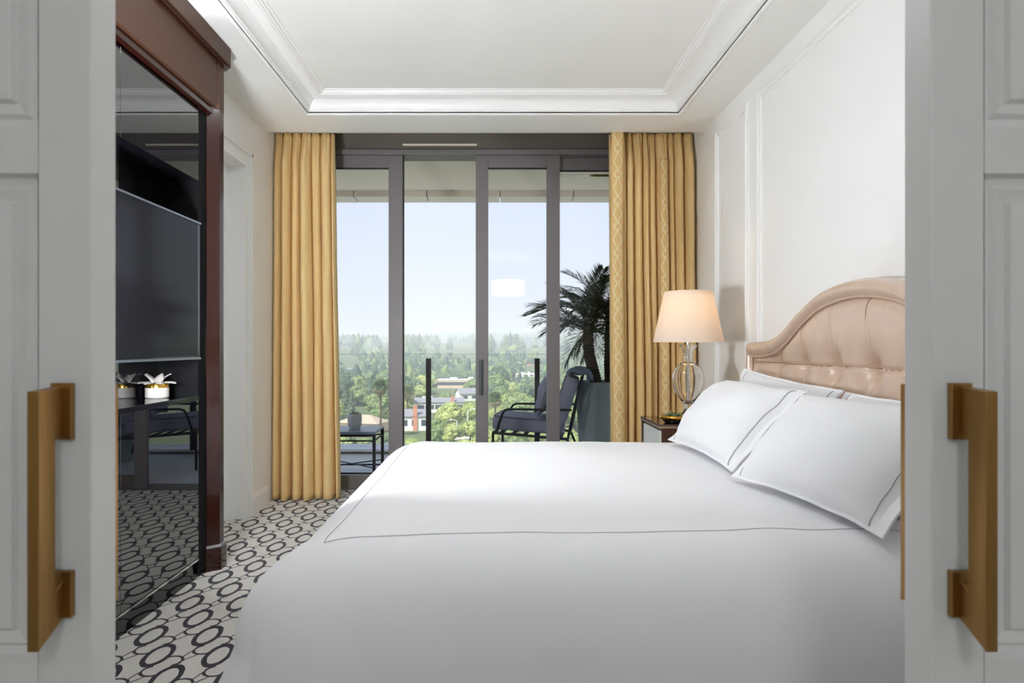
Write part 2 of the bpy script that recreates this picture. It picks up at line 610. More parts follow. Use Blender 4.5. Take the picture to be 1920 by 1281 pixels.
o = MB().prism([(XR, 0.0), (XR - 0.018, 0.0), (XR - 0.018, 0.10), (XR - 0.010, 0.12), (XR, 0.125)], 'y', 1.2, 4.80).build('baseboard_right', M['wall'])
struct(o, 'white baseboard along the headboard wall', 'baseboard')

# left wall: opening for the side door, recess for the television cabinet
DY0, DY1, DZ = 3.56, 4.34, 2.25
mb = MB()
mb.box(XL - 0.16, XL, DY1, 5.40, 0, 2.86)
mb.box(XL - 0.16, XL, 3.45, DY0, 0, 2.86)
mb.box(XL - 0.16, XL, DY0, DY1, DZ, 2.86)
mb.box(XL - 0.26, XL - 0.16, YF, 5.40, 0, 2.86)
mb.box(XL - 0.16, XL, YF, 1.98, 0, 2.86)
o = mb.build('wall_left', M['wall'])
struct(o, 'white wall beside the television cabinet', 'wall')
# side door: casing, head, jamb and leaf
d3 = struct(B('door_3', XL - 0.15, XL - 0.105, DY0 - 0.0, DY1 + 0.0, 0.0, DZ, M['wall']), 'white side door between television cabinet and curtain', 'door')
for (a, b, c, d) in ((DY0 + 0.10, DY1 - 0.10, 0.20, 0.95), (DY0 + 0.10, DY1 - 0.10, 1.07, 2.12)):
    p = B('door_panel', XL - 0.105, XL - 0.097, a, b, c, d, M['wall'], d3, bevel=0.006)
cas = MB()
for y0, y1 in ((DY1, DY1 + 0.10),):
    for (w0, w1, t) in ((0.0, 0.10, 0.012), (0.06, 0.10, 0.018), (0.082, 0.10, 0.026)):
        cas.box(XL, XL + t, y0 + w0, y0 + w1, 0, DZ + (0.10 if t != 0.02 else 0.022))
cas.box(XL, XL + 0.012, DY0 - 0.10, DY1, DZ, DZ + 0.10)
cas.box(XL, XL + 0.026, DY0 - 0.10, DY1 + 0.10, DZ + 0.078, DZ + 0.10)
struct(cas.build('trim_3', M['wall']), 'white casing around the side door', 'casing')
o = MB().prism([(XL, 0.0), (XL + 0.018, 0.0), (XL + 0.018, 0.10), (XL + 0.010, 0.12), (XL, 0.125)], 'y', DY1 + 0.10, 4.775).build('baseboard_left', M['wall'])
struct(o, 'short white baseboard between side door and curtain', 'baseboard')

# ceiling: dropped border with a tray
TX0, TX1, TY0, TY1 = -1.194, 1.186, 1.55, 4.385
mb = MB()
mb.box(-1.85, TX0, YF, YLIP, H, 2.80)
mb.box(TX1, XR + 0.12, YF, YLIP, H, 2.80)
mb.box(TX0, TX1, YF, TY0, H, 2.80)
mb.box(TX0, TX1, TY1, YLIP, H, 2.80)
mb.box(TX0, TX1, TY0, TY1, 2.705, 2.80)
mb.box(-1.85, XR + 0.12, YLIP, 5.44, 2.80, 2.88)
mb.box(-1.85, XR + 0.12, YF, YLIP, 2.80, 2.88)
o = mb.build('ceiling', M['ceiling'])
struct(o, 'white tray ceiling with dropped border', 'ceiling')
prof = [(-0.022, 2.601), (-0.022, 2.594), (-0.014, 2.590), (-0.004, 2.594), (0.0, 2.600), (0.0, 2.606), (0.010, 2.606), (0.014, 2.610), (0.014, 2.616)]
for k in range(0, 13):
    a = pi / 2 * k / 12
    prof.append((0.018 + 0.082 * (1 - cos(a)), 2.617 + 0.064 * sin(a)))
prof += [(0.102, 2.684), (0.112, 2.684), (0.114, 2.690), (0.124, 2.690), (0.128, 2.698), (0.140, 2.700), (0.142, 2.7055)]
o = MB().sweep_rect(prof, TX0, TX1, TY0, TY1).build('trim_4', M['crown'], smooth=True, angle=30)
struct(o, 'white cove crown moulding around the ceiling tray', 'moulding')

# door wall between bedroom and sitting room, with a wide opening
mb = MB()
mb.box(-2.7, -0.86, 1.10, 1.22, 0, 2.86)
mb.box(0.92, 2.7, 1.10, 1.22, 0, 2.86)
mb.box(-0.86, 0.92, 1.10, 1.22, 2.45, 2.86)
o = mb.build('wall_front', M['outwall'])
struct(o, 'white wall with the wide opening behind the sliding doors', 'wall')
# sitting room shell around the camera
o = B('wall_sitting_room_left', -2.8, -2.7, -3.6, 1.22, 0, 2.86, M['outwall']); struct(o, 'left wall of the sitting room', 'wall')
o = B('wall_sitting_room_right', 2.7, 2.8, -3.6, 1.22, 0, 2.86, M['outwall']); struct(o, 'right wall of the sitting room', 'wall')
o = B('wall_sitting_room_back', -2.8, 2.8, -3.7, -3.6, 0, 2.86, M['outwall']); struct(o, 'end wall of the sitting room', 'wall')
o = B('ceiling_sitting_room', -2.8, 2.8, -3.7, 1.10, 2.66, 2.86, M['ceiling']); struct(o, 'flat white ceiling of the sitting room', 'ceiling')

# =================================================================== window wall
win = bpy.data.objects.new('window_1', None)
COL.objects.link(win)
struct(win, 'floor to ceiling sliding glass door to the balcony, one leaf slid open', 'window')
fm = M['frame']
B('head_cover', -1.62, 1.47, 5.24, 5.40, 2.60, 2.80, M['framedark'], win)
B('head_rail', -1.62, 1.47, 5.20, 5.40, 2.566, 2.604, fm, win, bevel=0.003)
B('painted_streak', -0.70, -0.13, 5.232, 5.24, 2.640, 2.655, M['fascia_light'], win)  # pale strip painting a streak of light onto the head cover
B('sill_rail', -1.62, 1.47, 5.22, 5.42, -0.03, 0.012, M['framedark'], win, bevel=0.003)
def leaf(x0, x1, y, wl, wr, name, t=0.045, bot=0.10, top=0.094):
    z0, z1 = 0.012, 2.566
    B('stile', x0, x0 + wl, y, y + t, z0, z1, fm, win, bevel=0.003)
    B('stile', x1 - wr, x1, y, y + t, z0, z1, fm, win, bevel=0.003)
    B('top_rail', x0 + wl, x1 - wr, y, y + t, z1 - top, z1, fm, win, bevel=0.002)
    B('bottom_rail', x0 + wl, x1 - wr, y, y + t, z0, z0 + bot, M['framedark'], win, bevel=0.002)
    ym = y + t / 2
    B('glazing_seal', x0 + wl, x1 - wr, ym - 0.006, ym + 0.006, z1 - top - 0.009, z1 - top, M['seal'], win)
    p = MB().add([(x0 + wl, ym, z0 + bot), (x1 - wr, ym, z0 + bot), (x1 - wr, ym, z1 - top), (x0 + wl, ym, z1 - top)], [(0, 1, 2, 3)])
    return p.build('pane', M['pane'], win)
leaf(-1.60, -0.698, 5.225, 0.10, 0.108, 'left')
B('jamb_seal', -0.698, -0.690, 5.235, 5.265, 0.012, 2.566, M['seal'], win)
leaf(-0.139, 0.505, 5.225, 0.096, 0.10, 'slid')
leaf(0.41, 1.46, 5.30, 0.095, 0.10, 'fixed')
B('blind_rail', 0.505, 1.40, 5.345, 5.36, 2.43, 2.45, M['chrome'], win)
hd = MB()
hd.box(-0.112, -0.090, 5.185, 5.200, 0.73, 1.00)
hd.box(-0.109, -0.093, 5.200, 5.226, 0.75, 0.78)
hd.box(-0.109, -0.093, 5.200, 5.226, 0.95, 0.98)
hd.build('pull_handle', simple('slate_handle', lin(62, 70, 73), 0.4, metal=0.5), win, bevel=0.002)

# =================================================================== sliding doors with pull handles
def slide_door(name, xe, s, label):
    """xe = leading edge, s = direction away from the opening"""
    d = bpy.data.objects.new(name, None)
    COL.objects.link(d)
    struct(d, label, 'door')
    y0, y1 = 0.925, 0.985
    w = 1.02
    xo = xe + s * w
    X = lambda a: xe + s * a
    def bx(nm, a, b, ya, yb, z0, z1, mat, bev=0, par=d):
        lo, hi = sorted((X(a), X(b)))
        return B(nm, lo, hi, ya, yb, z0, z1, mat, par, bevel=bev)
    st_ = 0.073
    bx('stile', 0, st_, y0, y1, 0.005, 2.55, M['door'], 0.0025)
    bx('stile', w - st_, w, y0, y1, 0.005, 2.55, M['door'], 0.0025)
    bx('rail', st_, w - st_, y0, y1, 0.005, 0.675, M['door'])
    bx('rail', st_, w - st_, y0, y1, 1.335, 1.398, M['door'])
    bx('rail', st_, w - st_, y0, y1, 2.42, 2.55, M['door'])
    for z0, z1 in ((0.675, 1.335), (1.398, 2.42)):
        # sunk field, sloping moulding and raised centre, on both faces
        mb = MB()
        lo, hi = sorted((X(st_), X(w - st_)))
        for yy, q in ((y0, 1), (y1, -1)):
            prof = [(0.0, 0.0), (0.004, 0.012), (0.014, 0.014), (0.020, 0.008), (0.036, 0.014), (0.040, 0.006), (0.060, 0.004)]
            vs, fs = [], []
            for ins, dp in prof:
                vs += [(lo + ins, yy + q * dp, z0 + ins), (hi - ins, yy + q * dp, z0 + ins), (hi - ins, yy + q * dp, z1 - ins), (lo + ins, yy + q * dp, z1 - ins)]
            for i in range(len(prof) - 1):
                for k in range(4):
                    l = (k + 1) % 4
                    fs.append((i * 4 + k, i * 4 + l, i * 4 + 4 + l, i * 4 + 4 + k))
            b = (len(prof) - 1) * 4
            fs.append((b, b + 1, b + 2, b + 3))
            mb.add(vs, fs)
        mb.build('door_panel', M['door'], d)
    # handles: flat bar bent like a bracket, a square rosette under each leg
    zt, zb = 1.047, 0.712
    for yf, q in ((y0, -1), (y1, 1)):
        hb = [(0.0, zt), (0.060, zt - 0.004), (0.060, zb - 0.000), (0.0, zb + 0.028), (0.0, zb + 0.078), (0.026, zb + 0.066), (0.026, zt - 0.064), (0.0, zt - 0.064)]
        a = 0.032 if q < 0 else 0.030
        lo, hi = sorted((X(a), X(a + 0.015)))
        poly = [(yf + q * p, z) for p, z in hb]
        h = MB().prism(poly, 'x', lo, hi).build('handle', M['brass'], d, bevel=0.0012)
        h['label'] = 'brushed brass pull handle'
        for z0, z1 in ((zt - 0.072, zt + 0.004), (zb + 0.024, zb + 0.086)):
            lo2, hi2 = sorted((X(a - 0.010), X(a + 0.018)))
            ya, yb = sorted((yf, yf + q * 0.010))
            B('rosette', lo2, hi2, ya, yb, z0, z1, M['brass'], h, bevel=0.001)
    return d
slide_door('door_1', -0.545, -1, 'white panelled sliding door with brass handle, in front of the television cabinet')
slide_door('door_2', 0.592, 1, 'white panelled sliding door with brass handle, in front of the headboard side')

# =================================================================== added bedroom fill lamps and the sitting room pendant
def ceiling_fill(x, y, label):  # unseen glowing panel added to brighten the bed and room
    t = thing('ceiling_fill', label, 'added fill light', (x, y, 2.705))
    w, l = 0.27, 0.42
    mb = MB()
    mb.box(-w - 0.02, -w, -l - 0.02, l + 0.02, -0.05, 0)
    mb.box(w, w + 0.02, -l - 0.02, l + 0.02, -0.05, 0)
    mb.box(-w, w, -l - 0.02, -l, -0.05, 0)
    mb.box(-w, w, l, l + 0.02, -0.05, 0)
    mb.build('frame', M['chrome'], t)
    MB().box(-w, w, -l, l, -0.045, -0.035).build('diffuser', M['diffuser'], t)
    return t
ceiling_fill(-0.52, 2.62, 'rectangular fill light panel added out of view above the bed')
M['torch'] = emit('torch_glow', (0.92, 0.96, 1.0, 1), TORCH)
t = thing('floor_lamp', 'added unseen fill light, tilted brass bowl on a pole beside the television cabinet', 'floor lamp', (-1.175, 1.74, 0.0))  # added out of view to brighten the ceiling and headboard wall
MB().lathe([(0.0, 0.0), (0.14, 0.0), (0.14, 0.012), (0.02, 0.022), (0.0, 0.022)], 32).build('base', M['brass'], t, smooth=True, angle=40)
MB().lathe([(0.012, 0.02), (0.012, 1.04)], 16).build('pole', M['brass'], t, smooth=True)
hq = Vector((0.25, 0.73, 0.635)).to_track_quat('Z', 'Y').to_matrix().to_4x4()
hm = Matrix.Translation((0, 0, 1.06)) @ hq
MB().lathe([(0.0, -0.03), (0.05, -0.02), (0.12, 0.02), (0.17, 0.08), (0.165, 0.08), (0.115, 0.025), (0.0, -0.005)], 32, M=hm).build('bowl', M['brass'], t, smooth=True)
MB().lathe([(0.0, 0.058), (0.148, 0.058)], 32, M=hm).build('glow_disc', M['torch'], t)
t = thing('pendant_lamp', 'glowing drum pendant lamp in the sitting room', 'pendant', (0.25, -1.5, 2.66))
MB().lathe([(0.07, 0.0), (0.07, -0.02), (0.008, -0.025), (0.008, -0.40), (0.0, -0.40)], 20).build('rod', M['brass'], t, smooth=True)
MB().lathe([(0.29, -0.40), (0.29, -0.66)], 48, cap=False).build('shade', M['drum'], t, smooth=True)
MB().lathe([(0.0, -0.655), (0.285, -0.655)], 48).build('diffuser', M['drum'], t)

# =================================================================== television cabinet (left)
CY0, CY1 = 1.98, 3.452
cab = thing('television_cabinet', 'tall mahogany and black mirror glass media cabinet built into the wall', 'cabinet', (-1.5, 2.7, 0))
def CB_(name, *a, **k):
    return keep(B(name, *a, **k), cab)
def pilaster(y0, y1, far):
    """front face at x=-1.356 with a chamfer towards the glass and a rounded outer corner"""
    def poly(x1, rr, g_):
        xb = -1.62
        ya, yb = y0 - g_, y1 + g_
        p = [(xb, ya), (-1.402, ya), (x1, ya + 0.042)] if far else [(xb, ya), (x1 - 0.03, ya), (x1, ya + 0.03)]
        if far:
            for k in range(7):
                a = pi / 2 * k / 6
                p.append((x1 - rr + rr * cos(a), yb - rr + rr * sin(a)))
        else:
            p += [(x1, yb - 0.042), (-1.402, yb)]
        p.append((xb, yb))
        return p
    keep(MB().prism(poly(-1.356, 0.030, 0), 'z', 0.125, 2.27).build('pilaster', M['mahogany'], smooth=True, angle=30), cab)
    keep(MB().prism(poly(-1.344, 0.034, 0.010), 'z', 0.0, 0.112).build('pilaster_base', M['mahogany'], smooth=True, angle=30), cab)
    keep(MB().prism(poly(-1.351, 0.032, 0.005), 'z', 0.112, 0.125).build('metal_band', M['chrome'], smooth=True, angle=30), cab)
    keep(MB().prism(poly(-1.355, 0.030, 0), 'z', 2.27, 2.50).build('pilaster_head', M['mahogany_flat'], smooth=True, angle=30), cab)
PF = 3.334                      # where the far pilaster begins
pilaster(PF, CY1, True)
pilaster(CY0, CY0 + 0.12, False)
CN = CY0 + 0.12
CB_('header', -1.62, -1.356, CN, PF, 2.27, 2.50, M['mahogany_flat'])
CB_('header_lip', -1.61, -1.372, CN, PF, 2.236, 2.27, M['mahogany'])
cor = []
for k in range(9):
    a = pi / 2 - pi / 2 * k / 8
    cor.append((-1.325 - 0.05 + 0.05 * cos(a), CY1 + 0.028 - 0.05 + 0.05 * sin(a)))
cpoly = [(-1.62, CY0 - 0.02), (-1.62, CY1 + 0.028)] + cor + [(-1.325, CY0 - 0.02)]
keep(MB().prism(cpoly, 'z', 2.512, 2.598).build('cornice', M['mahogany_flat'], smooth=True, angle=40), cab)
cp2 = [(x - 0.010, y - 0.008) for x, y in cpoly]
keep(MB().prism(cp2, 'z', 2.498, 2.512).build('cornice_bead', M['mahogany'], smooth=True, angle=40), cab)
MX, MB_, ME = -1.400, -1.592, 3.236     # glass plane, niche back, far end of the doors
CB_('side_liner', -1.61, -1.404, ME, PF, 0.02, 2.236, M['blackmatte'])
CB_('side_liner', -1.61, -1.404, CN, CN + 0.02, 0.02, 2.236, M['blackgloss'])
CB_('mirror_back', -1.61, MB_, CN + 0.02, ME, 0.846, 1.885, M['blackmirror'])
CB_('counter', MB_, MX + 0.003, CN + 0.02, ME, 0.846, 0.868, M['blackgloss'], bevel=0.001)
CB_('plinth', -1.61, -1.415, CN + 0.02, PF, 0.0, 0.085, M['blackgloss'])
ymid = 2.56
for a, b in ((CN + 0.021, ymid - 0.001), (ymid + 0.001, ME)):
    CB_('lower_door', MX - 0.022, MX, a, b, 0.098, 0.845, M['blackmirror'], bevel=0.0008)
    CB_('upper_door', MX - 0.022, MX, a, b, 1.885, 2.226, M['blackmirror'], bevel=0.0008)
CB_('metal_strip', MX - 0.02, MX + 0.002, CN + 0.021, ME, 0.087, 0.096, M['chrome'])
CB_('interior_box', -1.61, MX - 0.024, CN + 0.02, ME, 0.10, 0.845, M['blackgloss'])
CB_('interior_box', -1.61, MX - 0.024, CN + 0.02, ME, 1.886, 2.236, M['blackgloss'])

tv = thing('television', 'flat black television screen hung in the cabinet niche', 'television', (-1.40, 2.6, 1.04))
keep(B('housing', -1.425, -1.389, 2.13, 3.228, 1.042, 1.682, M['blackgloss'], bevel=0.003), tv)
keep(B('screen', -1.389, -1.3862, 2.138, 3.196, 1.056, 1.672, M['screen']), tv)
keep(B('bezel_strip', -1.390, -1.383, 2.13, 3.228, 1.676, 1.684, M['bezel']), tv)
keep(B('bezel_strip', -1.390, -1.383, 2.13, 3.228, 1.040, 1.050, M['bezel']), tv)
keep(B('wall_bracket', -1.592, -1.425, 2.45, 2.8, 1.25, 1.5, M['blackgloss']), tv)

# vase with white petals on the cabinet counter
vs_ = thing('flower_vase', 'small white vase with gold band and white lotus flower on cabinet counter', 'vase', (-1.524, 3.09, 0.8685))
vp = [(0.0, 0.0), (0.046, 0.0), (0.050, 0.004), (0.050, 0.046)]
MB().lathe(vp, 32).build('vase_body', M['ceramic'], vs_, smooth=True)
MB().lathe([(0.0505, 0.046), (0.0500, 0.062), (0.046, 0.070), (0.043, 0.070), (0.040, 0.060), (0.0, 0.060)], 32).build('gold_band', M['gold'], vs_, smooth=True)
g = G('white_petal')
tl = g.n('ShaderNodeBsdfTranslucent'); tl.inputs[0].default_value = (0.85, 0.82, 0.78, 1)
df = g.n('ShaderNodeBsdfDiffuse'); df.inputs[0].default_value = (0.85, 0.82, 0.79, 1)
mx = g.n('ShaderNodeMixShader'); mx.inputs[0].default_value = 0.35
g.t.links.new(df.outputs[0], mx.inputs[1]); g.t.links.new(tl.outputs[0], mx.inputs[2])
M['petal'] = g.done(mx.outputs[0])
def petal_mesh(L, Wd, curl, thick=0.0015):
    mb = MB()
    def fn(q):
        def s(u, v):
            w = Wd * (sin(pi * min(1, v * 0.9 + 0.06)) ** 0.75) * (1 - 0.15 * v)
            x = (u - 0.5) * 2 * w
            cup = (1 - (2 * u - 1) ** 2) * 0.25 * Wd
            return (x, -cup + q * thick + curl * v * v, L * v)
        return s
    mb.grid(fn(0), 6, 8)
    mb.grid(fn(1), 6, 8)
    return mb.mesh('petal', [M['petal']])
pm = petal_mesh(0.062, 0.021, 0.028)
for k in range(12):
    o = link('petal', pm, None, vs_, True)
    ring = 0 if k < 7 else 1
    a = (2 * pi * k / 7) if ring == 0 else (2 * pi * (k - 7) / 5 + 0.4)
    o.location = (0.018 * cos(a) * (1 - 0.5 * ring), 0.018 * sin(a) * (1 - 0.5 * ring), 0.060)
    o.rotation_euler = (radians(-(62 if ring == 0 else 22)), 0, a - pi / 2)

# =================================================================== bed
YC = 2.56
def interp(tab, a):
    for i in range(len(tab) - 1):
        if a <= tab[i + 1][0]:
            x0, y0 = tab[i]; x1, y1 = tab[i + 1]
            p0 = tab[i - 1] if i > 0 else (-tab[1][0], tab[1][1])
            p3 = tab[i + 2] if i + 2 < len(tab) else (2 * x1 - x0, 2 * y1 - y0)
            m0 = (y1 - p0[1]) / (x1 - p0[0]); m1 = (p3[1] - y0) / (p3[0] - x0)
            h_ = x1 - x0; t = (a - x0) / h_
            return ((2*t**3 - 3*t*t + 1) * y0 + (t**3 - 2*t*t + t) * h_ * m0 + (-2*t**3 + 3*t*t) * y1 + (t**3 - t*t) * h_ * m1)
    return tab[-1][1]
OUT = [(0, 1.353), (0.19, 1.337), (0.32, 1.304), (0.47, 1.243), (0.58, 1.190), (0.70, 1.150), (0.82, 1.131), (0.95, 1.125), (1.05, 1.124)]
INN = [(0, 1.286), (0.17, 1.274), (0.31, 1.244), (0.47, 1.178), (0.58, 1.120), (0.70, 1.075), (0.84, 1.053), (1.05, 1.050)]
outer = lambda y: interp(OUT, abs(y - YC))
inner = lambda y: interp(INN, abs(y - YC))
bed = thing('bed', 'king bed with tufted taupe leather headboard against the white wall', 'bed', (1.0, 2.5, 0))
HB0, HB1, HZ = YC - 1.05, YC + 1.05, 0.30
TUFT = [3.28 - 0.275 * k for k in range(6)]
TZ = 1.020
XH = 1.392
def hb_depth(y, z):
    """how far the padding stands out at (y, z)"""
    zi, zo = inner(y), outer(y)
    side = min(y - HB0, HB1 - y)
    if z > zi or side < 0.045:
        s1 = (z - zi) / max(1e-3, zo - zi) if z > zi else 1
        s2 = side / 0.045
        s = min(1, max(0, s1)) if z > zi else min(1, max(0, 1 - s2))
        if z > zi and side < 0.045:
            s = max(s, 1 - s2)
        return 0.026 + 0.042 * (max(0.0, 1 - (2 * s - 1) ** 2)) ** 0.5 * (1 if s < 0.98 else 0.6)
    b = 0.054
    # soft rounding towards the welt
    b -= 0.024 * exp(-((zi - z) / 0.018)) + 0.02 * exp(-(side - 0.045) / 0.015)
    # bulges between the tufts, dents at them
    for ty in TUFT:
        dy, dz = y - ty, z - TZ
        b -= 0.036 * exp(-(dy * dy + dz * dz) / (0.066 ** 2)) + 0.046 * exp(-(dy * dy + dz * dz) / (0.026 ** 2))
        b -= 0.012 * exp(-(dy / 0.010) ** 2) * exp(-abs(dz) / 0.13)
        b -= 0.010 * exp(-(dy / 0.05) ** 2) * exp(-abs(dz) / 0.10)
    b -= 0.012 * exp(-(dz / 0.007) ** 2) + 0.008 * exp(-(dz / 0.05) ** 2)
    return max(b, -0.022)
def hb_fn(u, v):
    y = HB0 + (HB1 - HB0) * u
    z = HZ + (outer(y) - HZ) * v
    return (XH - hb_depth(y, z), y, z)
mb = MB().grid(hb_fn, 300, 150)
keep(mb.build('headboard', M['leather'], smooth=True, angle=60), bed)
bk = [(HB0, HZ)] + [(HB0 + (HB1 - HB0) * k / 80, outer(HB0 + (HB1 - HB0) * k / 80)) for k in range(81)] + [(HB1, HZ)]
mb = MB()
n_ = len(bk)
vv = []
for x in (XH - 0.027, XH + 0.01, XR - 0.018):
    vv += [(x, y, z) for y, z in bk]
ff = []
for j in range(2):
    for i in range(n_):
        ff.append((j * n_ + i, j * n_ + (i + 1) % n_, (j + 1) * n_ + (i + 1) % n_, (j + 1) * n_ + i))
ff.append(tuple(range(2 * n_, 3 * n_)))
mb.add(vv, ff)
keep(mb.build('headboard_back', M['leather'], smooth=True, angle=50), bed)
wl = []
for k in range(121):
    y = HB0 + 0.046 + (HB1 - HB0 - 0.092) * k / 120
    wl.append((XH - 0.044, y, inner(y) + 0.001))
wl = [(XH - 0.04, HB0 + 0.046, 0.5)] + wl + [(XH - 0.04, HB1 - 0.046, 0.5)]
keep(MB().tube(wl, 0.0055, 8).build('welt', M['leather'], smooth=True), bed)
for ty in TUFT:
    b_ = MB().lathe([(0.0, 0.006), (0.007, 0.005), (0.011, 0.001), (0.011, -0.004), (0.0, -0.004)], 14).build('button', M['leather'], smooth=True)
    b_.rotation_euler = (0, -pi / 2, 0)
    b_.location = (XH + 0.017, ty, TZ)
    bpy.context.view_layer.update()
    keep(b_, bed)
seam = MB().tube([(XH - hb_depth(YC - 0.105, TZ + 0.006 + (inner(YC - 0.105) - TZ - 0.01) * k / 40) - 0.0006, TUFT[3] + 0.004 * sin(pi * k / 40) * 3, TZ + 0.006 + (inner(YC - 0.105) - TZ - 0.01) * k / 40) for k in range(41)], 0.0016, 6)
keep(seam.build('leather_seam', M['leather_seam'], smooth=True), bed)
sl = [(XH - hb_depth(y, TZ) - 0.0008, y, TZ) for y in [HB0 + 0.06 + (HB1 - HB0 - 0.12) * k / 240 for k in range(241)]]
keep(MB().tube(sl, 0.0014, 6).build('leather_seam', M['leather_seam'], smooth=True), bed)
keep(B('bed_base', -0.42, 1.36, 1.66, 3.24, 0.02, 0.30, M['bed_base'], bevel=0.01), bed)
keep(B('mattress', -0.40, 1.355, 1.64, 3.22, 0.30, 0.615, M['linen'], bevel=0.06, bseg=4), bed)

# duvet: rounded cloth over the mattress; foot end at left, falls to all three sides
ZT = 0.652
FX, NY, FY = -0.315, 1.640, 3.205       # where the flat top starts to roll over
RN, RF = 0.20, 0.19
def duvet_pt(s, t):
    """s along X, t along Y measured on the cloth; the cloth bends over the edges"""
    RX_ = 0.262 + 0.045 * sm(1.85, 1.55, t)
    ux = max(0.0, FX - s) / RX_
    if t < NY:
        uy, R2, sg = (NY - t) / RN, RN, -1
    elif t > FY:
        uy, R2, sg = (t - FY) / RF, RF, 1
    else:
        uy, R2, sg = 0.0, RN, 0
    d = hypot(ux, uy)
    x, y, z = max(s, FX), min(max(t, NY), FY), ZT
    if d > 0:
        a = min(d, pi / 2)
        o_ = sin(a) + max(0, d - pi / 2) * (0.08 if uy > ux else 0.34)
        rz = 0.25
        cx_, cy_ = ux / d, uy / d
        x -= RX_ * cx_ * o_
        y += sg * R2 * cy_ * o_
        z -= rz * (1 - cos(a)) + max(0, d - pi / 2) * 0.24
    # soft relief
    nz = noise.noise(Vector((x * 2.3, y * 2.3, z * 2))) * 0.006 + noise.noise(Vector((x * 7, y * 5, 3 + z * 6))) * 0.0020
    z += nz * (1 if z > 0.6 else 0.4)
    # light pulls near the turned hem at the pillows
    pull = exp(-((y - 1.74) / 0.10) ** 2) * sm(0.2, 0.9, x)
    z += 0.0035 * pull * sin(x * 26 + y * 40)
    if d > 0.6:
        fold = sin((s * 5.0 if uy > ux else t * 5.0) + 2 * noise.noise(Vector((s, t, 0)))) * 0.012 * sm(0.6, 2.2, d)
        if uy > ux: y += fold * (1 if sg > 0 else 1)
        else: x += fold
    return (x, y, max(z, 0.03))
S0, S1 = -0.95, 1.06
T0, T1 = 1.04, 3.80
mb = MB().grid(lambda u, v: duvet_pt(S0 + (S1 - S0) * u, T0 + (T1 - T0) * v), 170, 190)
duv = mb.build('duvet', M['linen'], smooth=True)
sld = duv.modifiers.new('thickness', 'SOLIDIFY'); sld.thickness = 0.012; sld.offset = -1
tag(duv, 'white duvet with thin grey stitched border spread over the bed', 'duvet')
path = []
def seam_pts(s0, t0, s1, t1, n):
    r = []
    for k in range(n + 1):
        p = duvet_pt(s0 + (s1 - s0) * k / n, t0 + (t1 - t0) * k / n + 0.02 * sin(pi * k / n) * (1 if t0 == t1 or abs(t0 - t1) < 0.2 else 0))
        r.append((p[0], p[1], p[2] + 0.0012))
    return r
path = seam_pts(1.05, 1.660, -0.40, 1.600, 120)
path += seam_pts(-0.40, 1.600, -0.40, 3.30, 110)[1:]
sm_o = MB().tube(path, 0.0008, 6).build('stitched_border', M['stitch'], duv, smooth=True)
# flat sheet showing between duvet and headboard
sh = MB().grid(lambda u, v: (0.98 + 0.375 * u, 1.50 + 1.86 * v, 0.640 - 0.10 * sm(0.05, 0.0, v) - 0.1 * sm(0.95, 1.0, v) + 0.004 * noise.noise(Vector((u * 4, v * 9, 0)))), 20, 90)
sho = sh.build('bed_sheet', M['linen'], smooth=True)
s2 = sho.modifiers.new('thickness', 'SOLIDIFY'); s2.thickness = 0.01; s2.offset = -1
tag(sho, 'white sheet on the mattress in front of the headboard', 'sheet')

